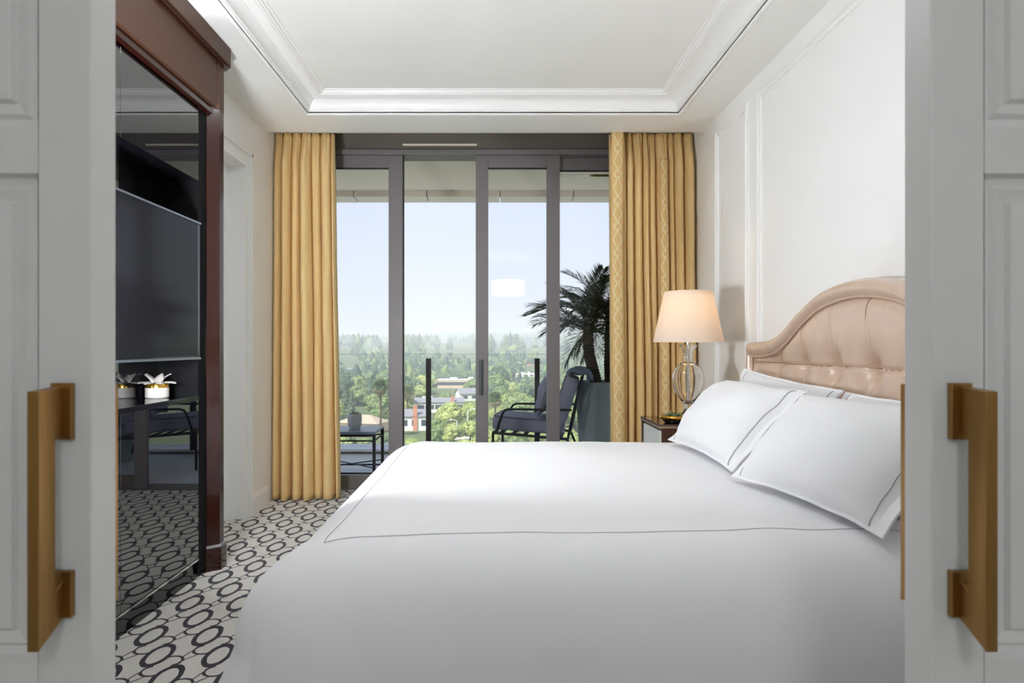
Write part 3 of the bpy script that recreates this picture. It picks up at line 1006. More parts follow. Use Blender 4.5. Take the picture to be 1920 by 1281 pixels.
def pillow(name, label, cat, base, w, h, th, tilt, yaw, seed, flange=0.048, fl2=0.010, group=None, roll=0.0, sag=0.02, mat=None, seam=True):
    """base = middle of the lower edge; local u = along the bed width, v = up the slope"""
    mat = mat or M['linen']
    nu, nv = 56, 40
    def shape(u, v, side):
        U, Vv = 2 * u - 1, 2 * v - 1
        fu, fv = 1 - 2 * flange / w, 1 - 2 * fl2 / h
        iu, iv = min(1, abs(U) / fu), min(1, abs(Vv) / fv)
        bul = max(0, 1 - iu ** 2.6) ** 0.55 * max(0, 1 - iv ** 2.4) ** 0.55
        t = th * 0.5 * bul * side + 0.003 * side
        # outline: corners stay, the edges draw in a little
        px = U * w / 2 * (1 - 0.045 * (1 - abs(Vv) ** 2) * abs(U) ** 3)
        pv = Vv * h / 2 * (1 - 0.06 * (1 - abs(U) ** 2) * abs(Vv) ** 3)
        wr = noise.noise(Vector((U * 2.2 + seed, Vv * 2.2, seed * 3.1))) * 0.012 * bul
        edge = 1 - bul
        t += wr * side
        off = noise.noise(Vector((U * 3.0 + seed * 5, Vv * 3.0, 9.0))) * 0.012 * edge
        pv -= sag * (1 - Vv) * 0.5 * (U * U) * 0.4
        return Vector((px, t + off, pv + h / 2))
    Mx = Matrix.Rotation(yaw, 3, 'Z') @ Matrix.Rotation(roll, 3, 'X')
    # local axes: u -> Y (towards camera is -Y), v -> (cos, 0, sin) towards the headboard, normal -> (-sin, 0, cos)
    vd = Vector((cos(tilt), 0, sin(tilt))); nd = Vector((-sin(tilt), 0, cos(tilt))); ud = Vector((0, -1, 0))
    def place(p): return Mx @ (ud * p.x + vd * p.z + nd * p.y)
    root = thing(name, label, cat, base, 0, group)
    vs, fs = [], []
    for side in (1, -1):
        k0 = len(vs)
        for j in range(nv + 1):
            for i in range(nu + 1):
                vs.append(place(shape(i / nu, j / nv, side)))
        for j in range(nv):
            for i in range(nu):
                a = k0 + j * (nu + 1) + i
                fs.append((a, a + 1, a + nu + 2, a + nu + 1))
    n1 = (nu + 1) * (nv + 1)
    rim = [i for i in range(nu + 1)] + [j * (nu + 1) + nu for j in range(1, nv + 1)] + [nv * (nu + 1) + i for i in range(nu - 1, -1, -1)] + [j * (nu + 1) for j in range(nv - 1, 0, -1)]
    for k in range(len(rim)):
        a, b = rim[k], rim[(k + 1) % len(rim)]
        fs.append((a, b, n1 + b, n1 + a))
    MB().add(vs, fs).build('cover', mat, root, smooth=True)
    if seam:
        e1 = flange / w
        gi = math.ceil(e1 * nu)
        for uu in (gi / nu, 1 - gi / nu):
            q = [place(shape(uu, k / nv, 1) + Vector((0, 0.0016, 0))) for k in range(1, nv)]
            MB().tube(q, 0.0012, 6).build('stitched_border', M['stitch'], root, smooth=True)
    return root
pillow('pillow', 'white pillow propped up beside the bedside lamp, grey stitching near its edge', 'pillow', (0.815, 2.735, 0.674), 0.79, 0.375, 0.205, radians(47), radians(1), 1.3)
pillow('pillow', 'white pillow at the near side of the bed, its stitched flange hanging loose', 'pillow', (0.835, 1.900, 0.674), 0.73, 0.362, 0.205, radians(47), radians(7), 4.7)
pillow('pillow', 'white pillow standing against the headboard on the lamp side', 'pillow', (1.105, 2.93, 0.648), 0.95, 0.350, 0.13, radians(66), radians(0), 8.1, roll=0.05)
pillow('pillow', 'white pillow standing against the headboard on the near side of the bed', 'pillow', (1.11, 1.975, 0.648), 0.93, 0.325, 0.13, radians(63), radians(0), 11.9)

# =================================================================== nightstand, lamp, dish
NX0, NX1, NY0, NY1, NZ = 0.878, 1.434, 3.622, 4.06, 0.687
ns = thing('nightstand', 'mahogany nightstand with pale front panel under the lamp', 'nightstand', (1.15, 3.8, 0))
mb = MB()
mb.box(NX0 + 0.012, NX1, NY0, NY1, 0.06, NZ - 0.022)
keep(mb.build('body', M['mahogany_flat'], bevel=0.002), ns)
keep(B('drawer_front', NX0 + 0.002, NX0 + 0.014, NY0 + 0.004, NY1 - 0.045, 0.10, NZ - 0.035, M['whitepanel'], bevel=0.003), ns)
keep(B('front_stile', NX0, NX0 + 0.014, NY1 - 0.042, NY1 - 0.004, 0.06, NZ - 0.022, M['mahogany'], bevel=0.002), ns)
keep(B('edge_strip', NX0 - 0.003, NX0 + 0.006, NY1 - 0.012, NY1 - 0.002, 0.06, NZ - 0.02, M['bronze_edge']), ns)
keep(B('top', NX0 - 0.004, NX1, NY0 - 0.004, NY1 + 0.004, NZ - 0.010, NZ, M['tablegloss'], bevel=0.0015), ns)
keep(B('edge_strip', NX0 - 0.006, NX1, NY0 - 0.006, NY1 + 0.006, NZ - 0.022, NZ - 0.010, M['bronze_edge'], bevel=0.001), ns)
for x, y in ((NX0 + 0.04, NY0 + 0.03), (NX0 + 0.04, NY1 - 0.03), (NX1 - 0.04, NY0 + 0.03), (NX1 - 0.04, NY1 - 0.03)):
    keep(B('foot', x - 0.018, x + 0.018, y - 0.018, y + 0.018, 0.0, 0.062, M['mahogany']), ns)

lx, ly = 1.096, 3.85
lamp = thing('table_lamp', 'glass urn bedside lamp with lit cream shade on the nightstand', 'lamp', (lx, ly, NZ + 0.0005))
op = [(0.0, 0.0), (0.062, 0.0), (0.062, 0.014), (0.050, 0.022), (0.040, 0.034), (0.028, 0.048), (0.025, 0.068), (0.028, 0.088), (0.036, 0.098), (0.050, 0.118), (0.072, 0.152), (0.086, 0.190),
      (0.090, 0.226), (0.086, 0.262), (0.070, 0.292), (0.052, 0.306), (0.046, 0.310), (0.046, 0.317), (0.036, 0.322), (0.027, 0.336), (0.024, 0.352), (0.026, 0.374), (0.034, 0.396), (0.046, 0.412), (0.052, 0.418), (0.052, 0.423)]
ip = [(0.044, 0.423), (0.036, 0.412), (0.024, 0.394), (0.018, 0.374), (0.016, 0.352), (0.018, 0.338), (0.030, 0.322), (0.044, 0.306), (0.063, 0.290), (0.080, 0.260), (0.084, 0.226), (0.080, 0.192), (0.066, 0.156), (0.044, 0.122), (0.028, 0.104), (0.014, 0.094), (0.0, 0.090)]
MB().lathe(op + ip, 48).build('glass_body', M['crystal'], lamp, smooth=True, angle=50)
MB().lathe([(0.0, 0.096), (0.0085, 0.096), (0.0085, 0.425), (0.012, 0.427), (0.012, 0.440), (0.0085, 0.442), (0.0085, 0.50), (0.0, 0.50)], 20).build('stem', M['chrome'], lamp, smooth=True, angle=40)
sz0, sz1, sr0, sr1 = 0.437, 0.722, 0.193, 0.130
MB().lathe([(sr0, sz0), (sr0 + 0.0015, sz0), (sr1 + 0.0015, sz1), (sr1, sz1), (sr1 - 0.0005, sz1 - 0.002), (sr0 - 0.0005, sz0 + 0.002)], 64, closed=True).build('lamp_shade', M['shade'], lamp, smooth=True, angle=60)
sp_ = MB()
sp_.tube([(sr1 * cos(a), sr1 * sin(a), sz1 - 0.012) for a in [2 * pi * k / 40 for k in range(40)]], 0.002, 6, close=True)
for a in (0.3, 0.3 + 2 * pi / 3, 0.3 + 4 * pi / 3):
    sp_.tube([(0, 0, sz1 - 0.012), (sr1 * cos(a), sr1 * sin(a), sz1 - 0.012)], 0.002, 6)
sp_.build('shade_ring', M['brass'], lamp, smooth=True)
MB().lathe([(0.0, sz1 - 0.012), (0.006, sz1 - 0.012), (0.004, sz1 - 0.002), (0.009, sz1 + 0.004), (0.007, sz1 + 0.012), (0.0, sz1 + 0.014)], 16).build('finial', M['brass'], lamp, smooth=True)
MB().lathe([(0.0, 0.50), (0.014, 0.505), (0.026, 0.535), (0.028, 0.555), (0.020, 0.580), (0.0, 0.588)], 16).build('bulb', M['bulb'], lamp, smooth=True)
pl = bpy.data.lights.new('bedside_bulb', 'POINT')
pl.energy = LAMP_W
pl.color = (1.0, 0.76, 0.48)
pl.shadow_soft_size = 0.03
plo = bpy.data.objects.new('bedside_bulb', pl)
COL.objects.link(plo)
plo.location = (lx, ly, NZ + 0.62)

dish = thing('succulent_dish', 'shallow gold rimmed black dish of succulents beside the lamp base', 'dish', (0.985, 3.70, NZ + 0.0005))
MB().lathe([(0.0, 0.0), (0.055, 0.0), (0.066, 0.006), (0.070, 0.016)], 40).build('dish_foot', M['blackgloss'], dish, smooth=True)
MB().lathe([(0.070, 0.016), (0.082, 0.022), (0.088, 0.031), (0.085, 0.039), (0.076, 0.042), (0.066, 0.040), (0.0, 0.036)], 40).build('dish_rim', M['gold'], dish, smooth=True)
def leaf_mesh(name, L, Wd, mat, curl=0.3):
    mb = MB()
    def fn(q):
        def s(u, v):
            w = Wd * sin(pi * min(1, 0.12 + 0.88 * v)) ** 0.7
            x = (u - 0.5) * 2 * w
            t = (1 - (2 * u - 1) ** 2) * Wd * 0.5 * sin(pi * v * 0.98 + 0.02)
            return (x, q * t + curl * L * v * v, L * v)
        return s
    mb.grid(fn(0.4), 4, 6).grid(fn(-0.6), 4, 6)
    return mb.mesh(name, [mat])
lm1 = leaf_mesh('succulent_leaf', 0.034, 0.006, M['leafgreen'])
lm2 = leaf_mesh('air_plant_leaf', 0.040, 0.0022, M['leafpale'], 0.5)
random.seed(3)
for (cx0, cy0, mm, nn) in ((-0.035, -0.02, lm1, 12), (0.005, -0.035, lm1, 12), (0.01, 0.02, lm1, 11), (-0.055, 0.015, lm2, 12), (-0.02, 0.03, lm2, 12)):
    for k in range(nn):
        o = link('succulent_leaf', mm, None, dish, True)
        a = k * 2.399
        o.location = (cx0 + 0.004 * cos(a), cy0 + 0.004 * sin(a), 0.034)
        o.rotation_euler = (radians(-(70 - 5.0 * k)), 0, a - pi / 2)
        s_ = 0.7 + 0.3 * random.random()
        o.scale = (s_, s_, s_)

# =================================================================== curtains
def curtain(name, label, x0t, x1t, x0b, x1b, yc, nf, seed, lead, z0=0.012, z1=2.64):
    """gathered curtain; lead = +1 / -1 side of the leading edge that carries the trim"""
    rnd = random.Random(seed)
    knots = [0.0]
    for k in range(nf):
        knots.append(knots[-1] + 0.45 + 1.1 * rnd.random())
    knots = [k / knots[-1] for k in knots]
    dep = [0.55 + 0.65 * rnd.random() for _ in range(nf + 1)]
    lean = [rnd.uniform(-1, 1) for _ in range(nf + 1)]
    def sheet(u, v):
        """u 0..1 across, v 0..1 from the hem up"""
        z = z0 + (z1 - z0) * v
        drift = 0.030 * noise.noise(Vector((u * 3 + seed, v * 1.3, 1.0))) * sin(pi * u)
        uu = min(0.99999, max(0, u + drift))
        i = 0
        while i < nf - 1 and uu > knots[i + 1]: i += 1
        t = (uu - knots[i]) / (knots[i + 1] - knots[i])
        gather = sm(0.90, 1.0, v)
        # each fold is a rounded pipe between sharp creases
        tt = t + 0.10 * lean[i] * sin(2 * pi * t) / 2
        pipe = abs(sin(pi * tt)) ** 0.9
        amp = (0.105 + 0.040 * (1 - v)) * dep[i] * (1 - 0.55 * gather)
        fine = 0.011 * abs(sin(3 * pi * t + 0.6 * lean[i])) * sm(0.86, 0.96, v)
        y = yc + 0.055 - amp * pipe - fine
        x = (x0b + (x0t - x0b) * v) * (1 - u) + (x1b + (x1t - x1b) * v) * u
        x -= 0.010 * sin(2 * pi * t) * (1 - 0.6 * gather) * dep[i] + 0.010 * lean[i] * sin(pi * t) * (1 - v)
        x = min(max(x, min(x0b, x0t) - 0.0), max(x1b, x1t))
        y += 0.012 * noise.noise(Vector((u * 7, v * 4, seed))) + 0.006 * noise.noise(Vector((u * 22, v * 9, seed)))
        return (x, y, z)
    root = thing(name, label, 'curtain', ((x0b + x1b) / 2, yc, 0))
    c = keep(MB().grid(sheet, nf * 22, 70).build('curtain_fabric', M['velvet'], smooth=True), root)
    so = c.modifiers.new('thickness', 'SOLIDIFY'); so.thickness = 0.003
    return root, sheet
cl, sheetL = curtain('curtain', 'gold velvet curtain hanging next to the side door', -1.585, -1.155, -1.590, -1.112, 4.915, 7, 5, 1)
cr, sheetR = curtain('curtain', 'gold velvet curtain with embroidered trim hanging behind the lamp', 0.835, 1.440, 0.850, 1.445, 4.915, 10, 9, -1)
def trim_strip(root, fn, z0, z1, n=120, w=12):
    mb = MB()
    mb.grid(lambda u, v: fn(u, z0 + (z1 - z0) * v), w, n)
    me = mb.mesh('trim_band', [M['trimband']])
    uvl = me.uv_layers.new(name='UVMap')
    for p in me.polygons:
        for li, vi in zip(p.loop_indices, p.vertices):
            i, j = vi % (w + 1), vi // (w + 1)
            uvl.data[li].uv = (i / w, (z1 - z0) * j / n)
    o = link('trim_band', me, None, None, True)
    so = o.modifiers.new('thickness', 'SOLIDIFY'); so.thickness = 0.002
    return keep(o, root)
# the leading edge turned to the room; a second width peeps out between folds
trim_strip(cr, lambda u, z: (0.826 + 0.012 * (1 - z / 2.64) + 0.086 * u + 0.004 * sin(z * 3.1), 4.828 - 0.022 * (1 - z / 2.64) - 0.020 * sin(pi * (u * 0.9 + 0.1)) + 0.006 * sin(z * 4.0), z), 0.014, 2.635)
trim_strip(cr, lambda u, z: Vector(sheetR(0.60 + 0.085 * u, (z - 0.012) / 2.628)) + Vector((0, -0.004, 0)), 0.016, 2.45, 110, 8)
sh_ = MB().grid(lambda u, v: (1.425 + 0.025 * u, 4.99 + 0.01 * sin(u * 12), 0.012 + 2.63 * v), 10, 6).build('sheer_curtain', M['sheer'])
tag(sh_, 'white sheer curtain edge beside the right wall', 'curtain')

# curtain track in the ceiling pocket
tr = B('curtain_track', -1.585, 1.45, 4.89, 4.94, 2.645, 2.665, M['plastic'])
tag(tr, 'white curtain track in the ceiling pocket', 'track')

# =================================================================== balcony
DK = -0.06
deck = B('floor_balcony', -4.2, 4.2, 5.42, 7.90, DK - 0.25, DK, M['deck'])
struct(deck, 'pale stone balcony floor outside the window', 'balcony floor')
curb = MB().box(-4.2, 4.2, 7.385, 7.86, DK, DK + 0.022, 1).box(-4.2, 4.2, 7.37, 7.88, DK + 0.022, DK + 0.036, 0).build('trim_5', [M['curb'], M['framedark']])
struct(curb, 'white stone curb under the glass railing', 'curb')
sof = B('ceiling_balcony', -4.2, 4.2, 5.40, 7.78, 2.80, 3.15, M['soffit'])
struct(sof, 'beige soffit of the balcony above, edged with metal panels', 'soffit')
x = -3.93
while x < 4.0:
    p = MB()
    p.prism([(7.44, 2.80), (7.44, 2.735), (7.75, 2.735), (7.80, 2.86), (7.78, 2.86), (7.78, 2.80)], 'x', x + 0.005, x + 0.795)
    p.build('fascia_panel', M['fascia_light'], sof)
    x += 0.80
# outer walls of the flat beside the window
o = B('wall_facade', -4.2, -1.85, 5.28, 5.44, -0.4, 2.90, M['h_white']); struct(o, 'outer wall left of the balcony window', 'wall')
o = B('wall_facade_right', 1.576, 4.2, 5.28, 5.44, -0.4, 2.90, M['h_white']); struct(o, 'outer wall right of the balcony window', 'wall')

rail = thing('glass_railing', 'frameless glass balcony railing with dark upright posts', 'railing', (0, 7.45, DK + 0.036))
posts = [-0.71 + 1.18 * k for k in range(-2, 4)]
for i, px0 in enumerate(posts):
    B('post', px0 - 0.027, px0 + 0.027, -0.05, 0.0, 0.0, 0.996, M['post'], rail, bevel=0.002)
for i in range(len(posts) - 1):
    a, b = posts[i] + 0.004, posts[i + 1] - 0.004
    g_ = MB().box(a, b, 0.012, 0.024, 0.015, 1.038).build('glass_panel', M['railglass'], rail)
    B('glass_edge', a, b, 0.012, 0.024, 1.038, 1.043, M['glassedge'], rail)

# low table with potted succulent
tb = thing('balcony_table', 'low black metal balcony table with slate top', 'table', (-1.30, 6.24, DK))
tw, td, thh = 0.245, 0.225, 0.41
B('table_top', -tw - 0.01, tw + 0.01, -td - 0.01, td + 0.01, thh - 0.024, thh, M['slate'], tb, bevel=0.004)
for sx in (-1, 1):
    for sy in (-1, 1):
        B('leg', sx * tw - 0.013, sx * tw + 0.013, sy * td - 0.013, sy * td + 0.013, 0, thh - 0.024, M['black_iron'], tb)
for sy in (-1, 1):
    B('apron', -tw, tw, sy * td - 0.008, sy * td + 0.008, thh - 0.045, thh - 0.026, M['black_iron'], tb)
    B('apron', -tw, tw, sy * td - 0.005, sy * td + 0.005, thh - 0.088, thh - 0.076, M['black_iron'], tb)
    B('stretcher', -tw, tw, sy * td - 0.006, sy * td + 0.006, 0.035, 0.050, M['black_iron'], tb)
for sx in (-1, 1):
    B('apron', sx * tw - 0.005, sx * tw + 0.005, -td, td, thh - 0.088, thh - 0.076, M['black_iron'], tb)
    MB().tube([(sx * tw, -td, 0.09), (-sx * tw, td, 0.09)], 0.006, 6).build('cross_brace', M['black_iron'], tb)
pot = thing('potted_succulent', 'small textured grey pot with a succulent on the balcony table', 'potted plant', (-1.268, 6.22, DK + thh + 0.0005))
MB().lathe([(0.0, 0.0), (0.046, 0.0), (0.050, 0.010), (0.060, 0.040), (0.064, 0.085), (0.061, 0.128), (0.056, 0.140), (0.050, 0.140), (0.052, 0.125), (0.0, 0.120)], 36).build('pot', M['greypot'], pot, smooth=True)
stud = MB().lathe([(0.0, 0.004), (0.004, 0.002), (0.005, 0.0), (0.0, 0.0)], 6).mesh('pot_stud', [M['greypot']])
for j in range(5):
    for k in range(20):
        a = 2 * pi * (k + 0.5 * (j % 2)) / 20
        z = 0.035 + 0.021 * j
        r = 0.0585 + 0.005 * min(1, (z - 0.03) / 0.05) - 0.002 * (z > 0.11)
        s_ = link('pot_stud', stud, None, pot, True)
        s_.location = (r * cos(a), r * sin(a), z)
        s_.rotation_euler = (0, pi / 2, a)
lm3 = leaf_mesh('succulent_leaf', 0.055, 0.011, M['leafgreen'], 0.35)
for k in range(16):
    o = link('succulent_leaf', lm3, None, pot, True)
    a = k * 2.399
    o.location = (0.012 * cos(a), 0.012 * sin(a), 0.118)
    o.rotation_euler = (radians(-(72 - 3.6 * k)), 0, a - pi / 2)

# lounge chair
ch = thing('lounge_chair', 'black metal balcony armchair with charcoal cushions beside the planter', 'chair', (0.372, 6.66, DK), radians(-9))
def rounded_cushion(name, sx, sy, sz, Mx, mat, parent, welt=1):
    c = MB().box(-sx / 2, sx / 2, -sy / 2, sy / 2, -sz / 2, sz / 2, M=Mx).build(name, mat, parent, smooth=True, angle=60, bevel=0.034, bseg=5)
    q = []
    for (cx_, cy_, a0) in ((1, 1, 0), (-1, 1, 90), (-1, -1, 180), (1, -1, 270)):
        for k in range(6):
            a = radians(a0 + 18 * k)
            q.append(Mx @ Vector((cx_ * (sx / 2 - 0.05) + 0.042 * cos(a), cy_ * (sy / 2 - 0.05) + 0.042 * sin(a), welt * (sz / 2 - 0.006))))
    MB().tube(q, 0.005, 6, close=True).build('piping', M['cushion_dark'], c, smooth=True)
    return c
tiltm = Matrix.Rotation(radians(4), 4, 'Y')
rounded_cushion('seat_cushion', 0.66, 0.60, 0.13, Matrix.Translation((-0.02, 0, 0.425)) @ tiltm, M['cushion'], ch)
backm = Matrix.Translation((0.33, 0, 0.655)) @ Matrix.Rotation(radians(107), 4, 'Y')
rounded_cushion('back_cushion', 0.46, 0.58, 0.13, backm, M['cushion'], ch, -1)
ir = M['black_iron']
for sy in (-1, 1):
    y = sy * 0.315
    MB().tube([(-0.335, y, 0.0), (-0.335, y, 0.36)], 0.012, 8).build('leg', ir, ch, smooth=True)
    MB().tube([(0.48, y, 0.0), (0.42, y, 0.16), (0.36, y, 0.30)], 0.012, 8).build('leg', ir, ch, smooth=True)
    arm = [(-0.30, y, 0.365), (-0.275, y, 0.45), (-0.245, y, 0.535), (-0.225, y, 0.562), (-0.19, y, 0.575), (0.0, y, 0.575), (0.2, y, 0.575), (0.40, y, 0.575)]
    MB().tube(arm, 0.011, 8).build('armrest', ir, ch, smooth=True)
    MB().tube([(0.36, y, 0.30), (0.42, y, 0.58), (0.49, y, 0.88)], 0.011, 8).build('back_post', ir, ch, smooth=True)
    MB().tube([(-0.335, y, 0.352), (0.36, y, 0.305)], 0.013, 8).build('side_rail', ir, ch, smooth=True)
MB().tube([(-0.335, -0.315, 0.352), (-0.335, 0.315, 0.352)], 0.012, 8).build('seat_rail', ir, ch, smooth=True)
MB().tube([(0.36, -0.315, 0.305), (0.36, 0.315, 0.305)], 0.012, 8).build('seat_rail', ir, ch, smooth=True)
MB().tube([(0.49, -0.315, 0.88), (0.49, 0.315, 0.88)], 0.011, 8).build('back_rail', ir, ch, smooth=True)
MB().tube([(0.37, -0.31, 0.34), (0.485, 0.31, 0.87)], 0.009, 8).build('back_brace', ir, ch, smooth=True)
MB().tube([(0.37, 0.31, 0.34), (0.485, -0.31, 0.87)], 0.009, 8).build('back_brace', ir, ch, smooth=True)
for k in range(6):
    xx = -0.26 + 0.11 * k
    zz = 0.352 - 0.0675 * (xx + 0.335)
    B('seat_slat', xx - 0.02, xx + 0.02, -0.315, 0.315, zz - 0.006, zz + 0.004, ir, ch)
bpy.context.view_layer.update()
cm = ch.matrix_world
cushion = pillow('throw_pillow', 'charcoal throw pillow with dark edging propped on the balcony armchair', 'pillow', cm @ Vector((0.075, -0.02, 0.505)), 0.46, 0.42, 0.14, radians(74), radians(-9), 21.0, flange=0.012, fl2=0.012, mat=M['cushion'], seam=False)
pts = []
for k in range(60):
    pass
tow = MB().grid(lambda u, v: cm @ Vector((0.36 + 0.20 * sm(0, 1, v) + 0.02 * sin(u * 9), -0.27 + 0.54 * u, 0.925 + 0.014 * sin(v * 7 + u * 5) - 0.16 * max(0, v - 0.75) ** 1 * 2 + 0.012 * sin(u * 14) - 0.2 * max(0, 0.2 - v))), 30, 24)
tw_o = tow.build('throw_blanket', M['towel'], smooth=True)
s3 = tw_o.modifiers.new('thickness', 'SOLIDIFY'); s3.thickness = 0.028; s3.offset = 0
tag(tw_o, 'slate blue folded throw draped over the balcony armchair back', 'throw')

# planter with two palm stems
pla = thing('palm_planter', 'tall grey green planter with dark feathery palms on the balcony', 'potted palm', (1.125, 6.88, DK))
MB().lathe([(0.0, 0.0), (0.255, 0.0), (0.262, 0.01), (0.300, 0.785), (0.302, 0.805), (0.296, 0.812), (0.272, 0.812), (0.268, 0.76), (0.0, 0.755)], 56).build('planter_pot', M['planter'], pla, smooth=True, angle=40)
MB().lathe([(0.0, 0.775), (0.15, 0.772), (0.269, 0.762)], 40).build('soil', M['soil'], pla, smooth=True)
def palm_stem(pts, r, name='trunk'):
    mb = MB()
    n = 46
    P_, R_ = [], []
    for k in range(n + 1):
        t = k / n * (len(pts) - 1)
        i = min(int(t), len(pts) - 2)
        f = t - i
        P_.append(Vector(pts[i]).lerp(Vector(pts[i + 1]), f))
        R_.append(r * (1.0 + 0.16 * (k % 2) - 0.12 * k / n))
    mb.tube(P_, R_, 14)
    return mb.build(name, M['palmtrunk'], pla, smooth=True, angle=30)
palm_stem([(-0.085, 0.0, 0.76), (-0.125, 0.0, 0.92), (-0.165, 0.0, 1.08), (-0.180, 0.0, 1.24), (-0.165, 0.0, 1.40)], 0.056)
palm_stem([(0.055, 0.05, 0.76), (0.045, 0.05, 0.98), (0.050, 0.05, 1.25), (0.055, 0.05, 1.48)], 0.050)
def frond_mesh(L, droop, lift, seed):
    """rachis with paired narrow leaflets; grows along +X, up is +Z"""
    rnd = random.Random(seed)
    mb = MB()
    rp = []
    N = 30
    for k in range(N + 1):
        t = k / N
        rp.append(Vector((L * t * (1 - 0.18 * droop * t), 0, lift * L * t - droop * L * t * t)))
    mb.tube(rp, [0.006 * (1 - 0.85 * k / N) for k in range(N + 1)], 5)
    for k in range(2, N + 1):
        for j in (0.0,):
            t = min(1.0, (k + j) / N)
            i = min(k, N - 1)
            p = rp[i].lerp(rp[i + 1], j) if k < N else rp[N]
            tan = (rp[min(i + 1, N)] - rp[i - 1]).normalized()
            ll = L * 0.38 * (sin(pi * (0.12 + 0.80 * t)) ** 0.7) * (0.85 + 0.3 * rnd.random())
            for s in (-1, 1):
                d = (tan * (0.50 + 0.35 * t) + Vector((0, s, 0)) * (0.80 - 0.3 * t) + Vector((0, 0, 0.22 + 0.2 * (rnd.random() - 0.5)))).normalized()
                q1 = p + d * ll * 0.5
                q2 = p + d * ll + Vector((0, 0, -0.16 * ll * (0.6 + rnd.random())))
                wv = d.cross(Vector((0, 0, 1)))
                wv = wv.normalized() * 0.0068
                up = Vector((0, 0, 0.002))
                mb.add([p - wv * 0.4, p + wv * 0.4, q1 + wv, q1 + up, q1 - wv, q2], [(0, 1, 2, 3), (0, 3, 4), (2, 5, 3), (3, 5, 4)])
    me = bpy.data.meshes.new('frond')
    me.from_pydata(mb.v, [], mb.f)
    me.materials.append(M['palmleaf'])
    return me
fms = [frond_mesh(0.66, 0.75, 0.55, 1), frond_mesh(0.62, 0.45, 0.75, 2), frond_mesh(0.56, 0.95, 0.35, 3), frond_mesh(0.68, 0.60, 0.30, 4)]
rnd = random.Random(12)
for (bx_, by_, bz_, nfr) in ((-0.165, 0.0, 1.40, 30), (0.055, 0.05, 1.48, 28)):
    for k in range(nfr):
        f_ = rnd.choice(fms)
        o = link('frond', f_, None, pla)
        q = k / nfr
        az = k * 2.39996 + 0.3 * rnd.random()
        pitch = radians(62 - 92 * q + rnd.uniform(-8, 8))     # inner fronds stand up, outer ones hang
        o.location = (bx_ + 0.02 * cos(az), by_ + 0.02 * sin(az), bz_ - 0.10 * q)
        o.rotation_euler = (rnd.uniform(-0.3, 0.3), -pitch * 0.8, az)
        s_ = 0.82 + 0.3 * rnd.random()
        o.scale = (s_, s_, s_)

# =================================================================== the suburb below
GZ = -29.0
def terr(x, y):
    z = GZ + 25.0 * sm(520, 1350, y) + 22.0 * sm(1350, 2700, y)
    z += 6 * noise.noise(Vector((x * 0.004, y * 0.004, 0))) * sm(300, 800, y)
    return z
gv, gf = [], []
ys = [40, 120, 200, 300, 400, 520, 640, 780, 920, 1080, 1250, 1450, 1700, 2000, 2400, 2900, 3600, 4500, 6000, 8000]
xsN = 44
for y in ys:
    for i in range(xsN + 1):
        a = -1 + 2 * i / xsN
        xx = a * (200 + y * 0.75)
        gv.append((xx, y, terr(xx, y)))
for j in range(len(ys) - 1):
    for i in range(xsN):
        k = j * (xsN + 1) + i
        gf.append((k, k + 1, k + xsN + 2, k + xsN + 1))
o = MB().add(gv, gf).build('ground', M['ground'], smooth=True)
struct(o, 'green ground of the suburb below the hotel', 'ground')
# hazy hills
def hill(name, y, hgt, seed, label, depth=900):
    def fn(u, v):
        xx = (-1 + 2 * u) * 0.62 * y
        ridge = 0.55 + 0.45 * noise.noise(Vector((u * 5 + seed, 0.3, seed))) + 0.16 * noise.noise(Vector((u * 17 + seed, 1.0, 0))) + 0.05 * noise.noise(Vector((u * 50, seed, 2)))
        prof_ = sin(pi * v)
        z = 8 + hgt * ridge * prof_ + 10 * noise.noise(Vector((u * 30, v * 6, seed))) * prof_
        return (xx, y + depth * (v - 0.5), z - 30 * (1 - prof_))
    o = MB().grid(fn, 120, 14).build(name, M['hill'], smooth=True)
    return struct(o, label, 'hills')
hill('hills', 3700, 105, 3.3, 'low hazy wooded hills behind the suburb')
hill('hills_far', 5600, 215, 8.8, 'faint taller hills on the hazy horizon', 1200)

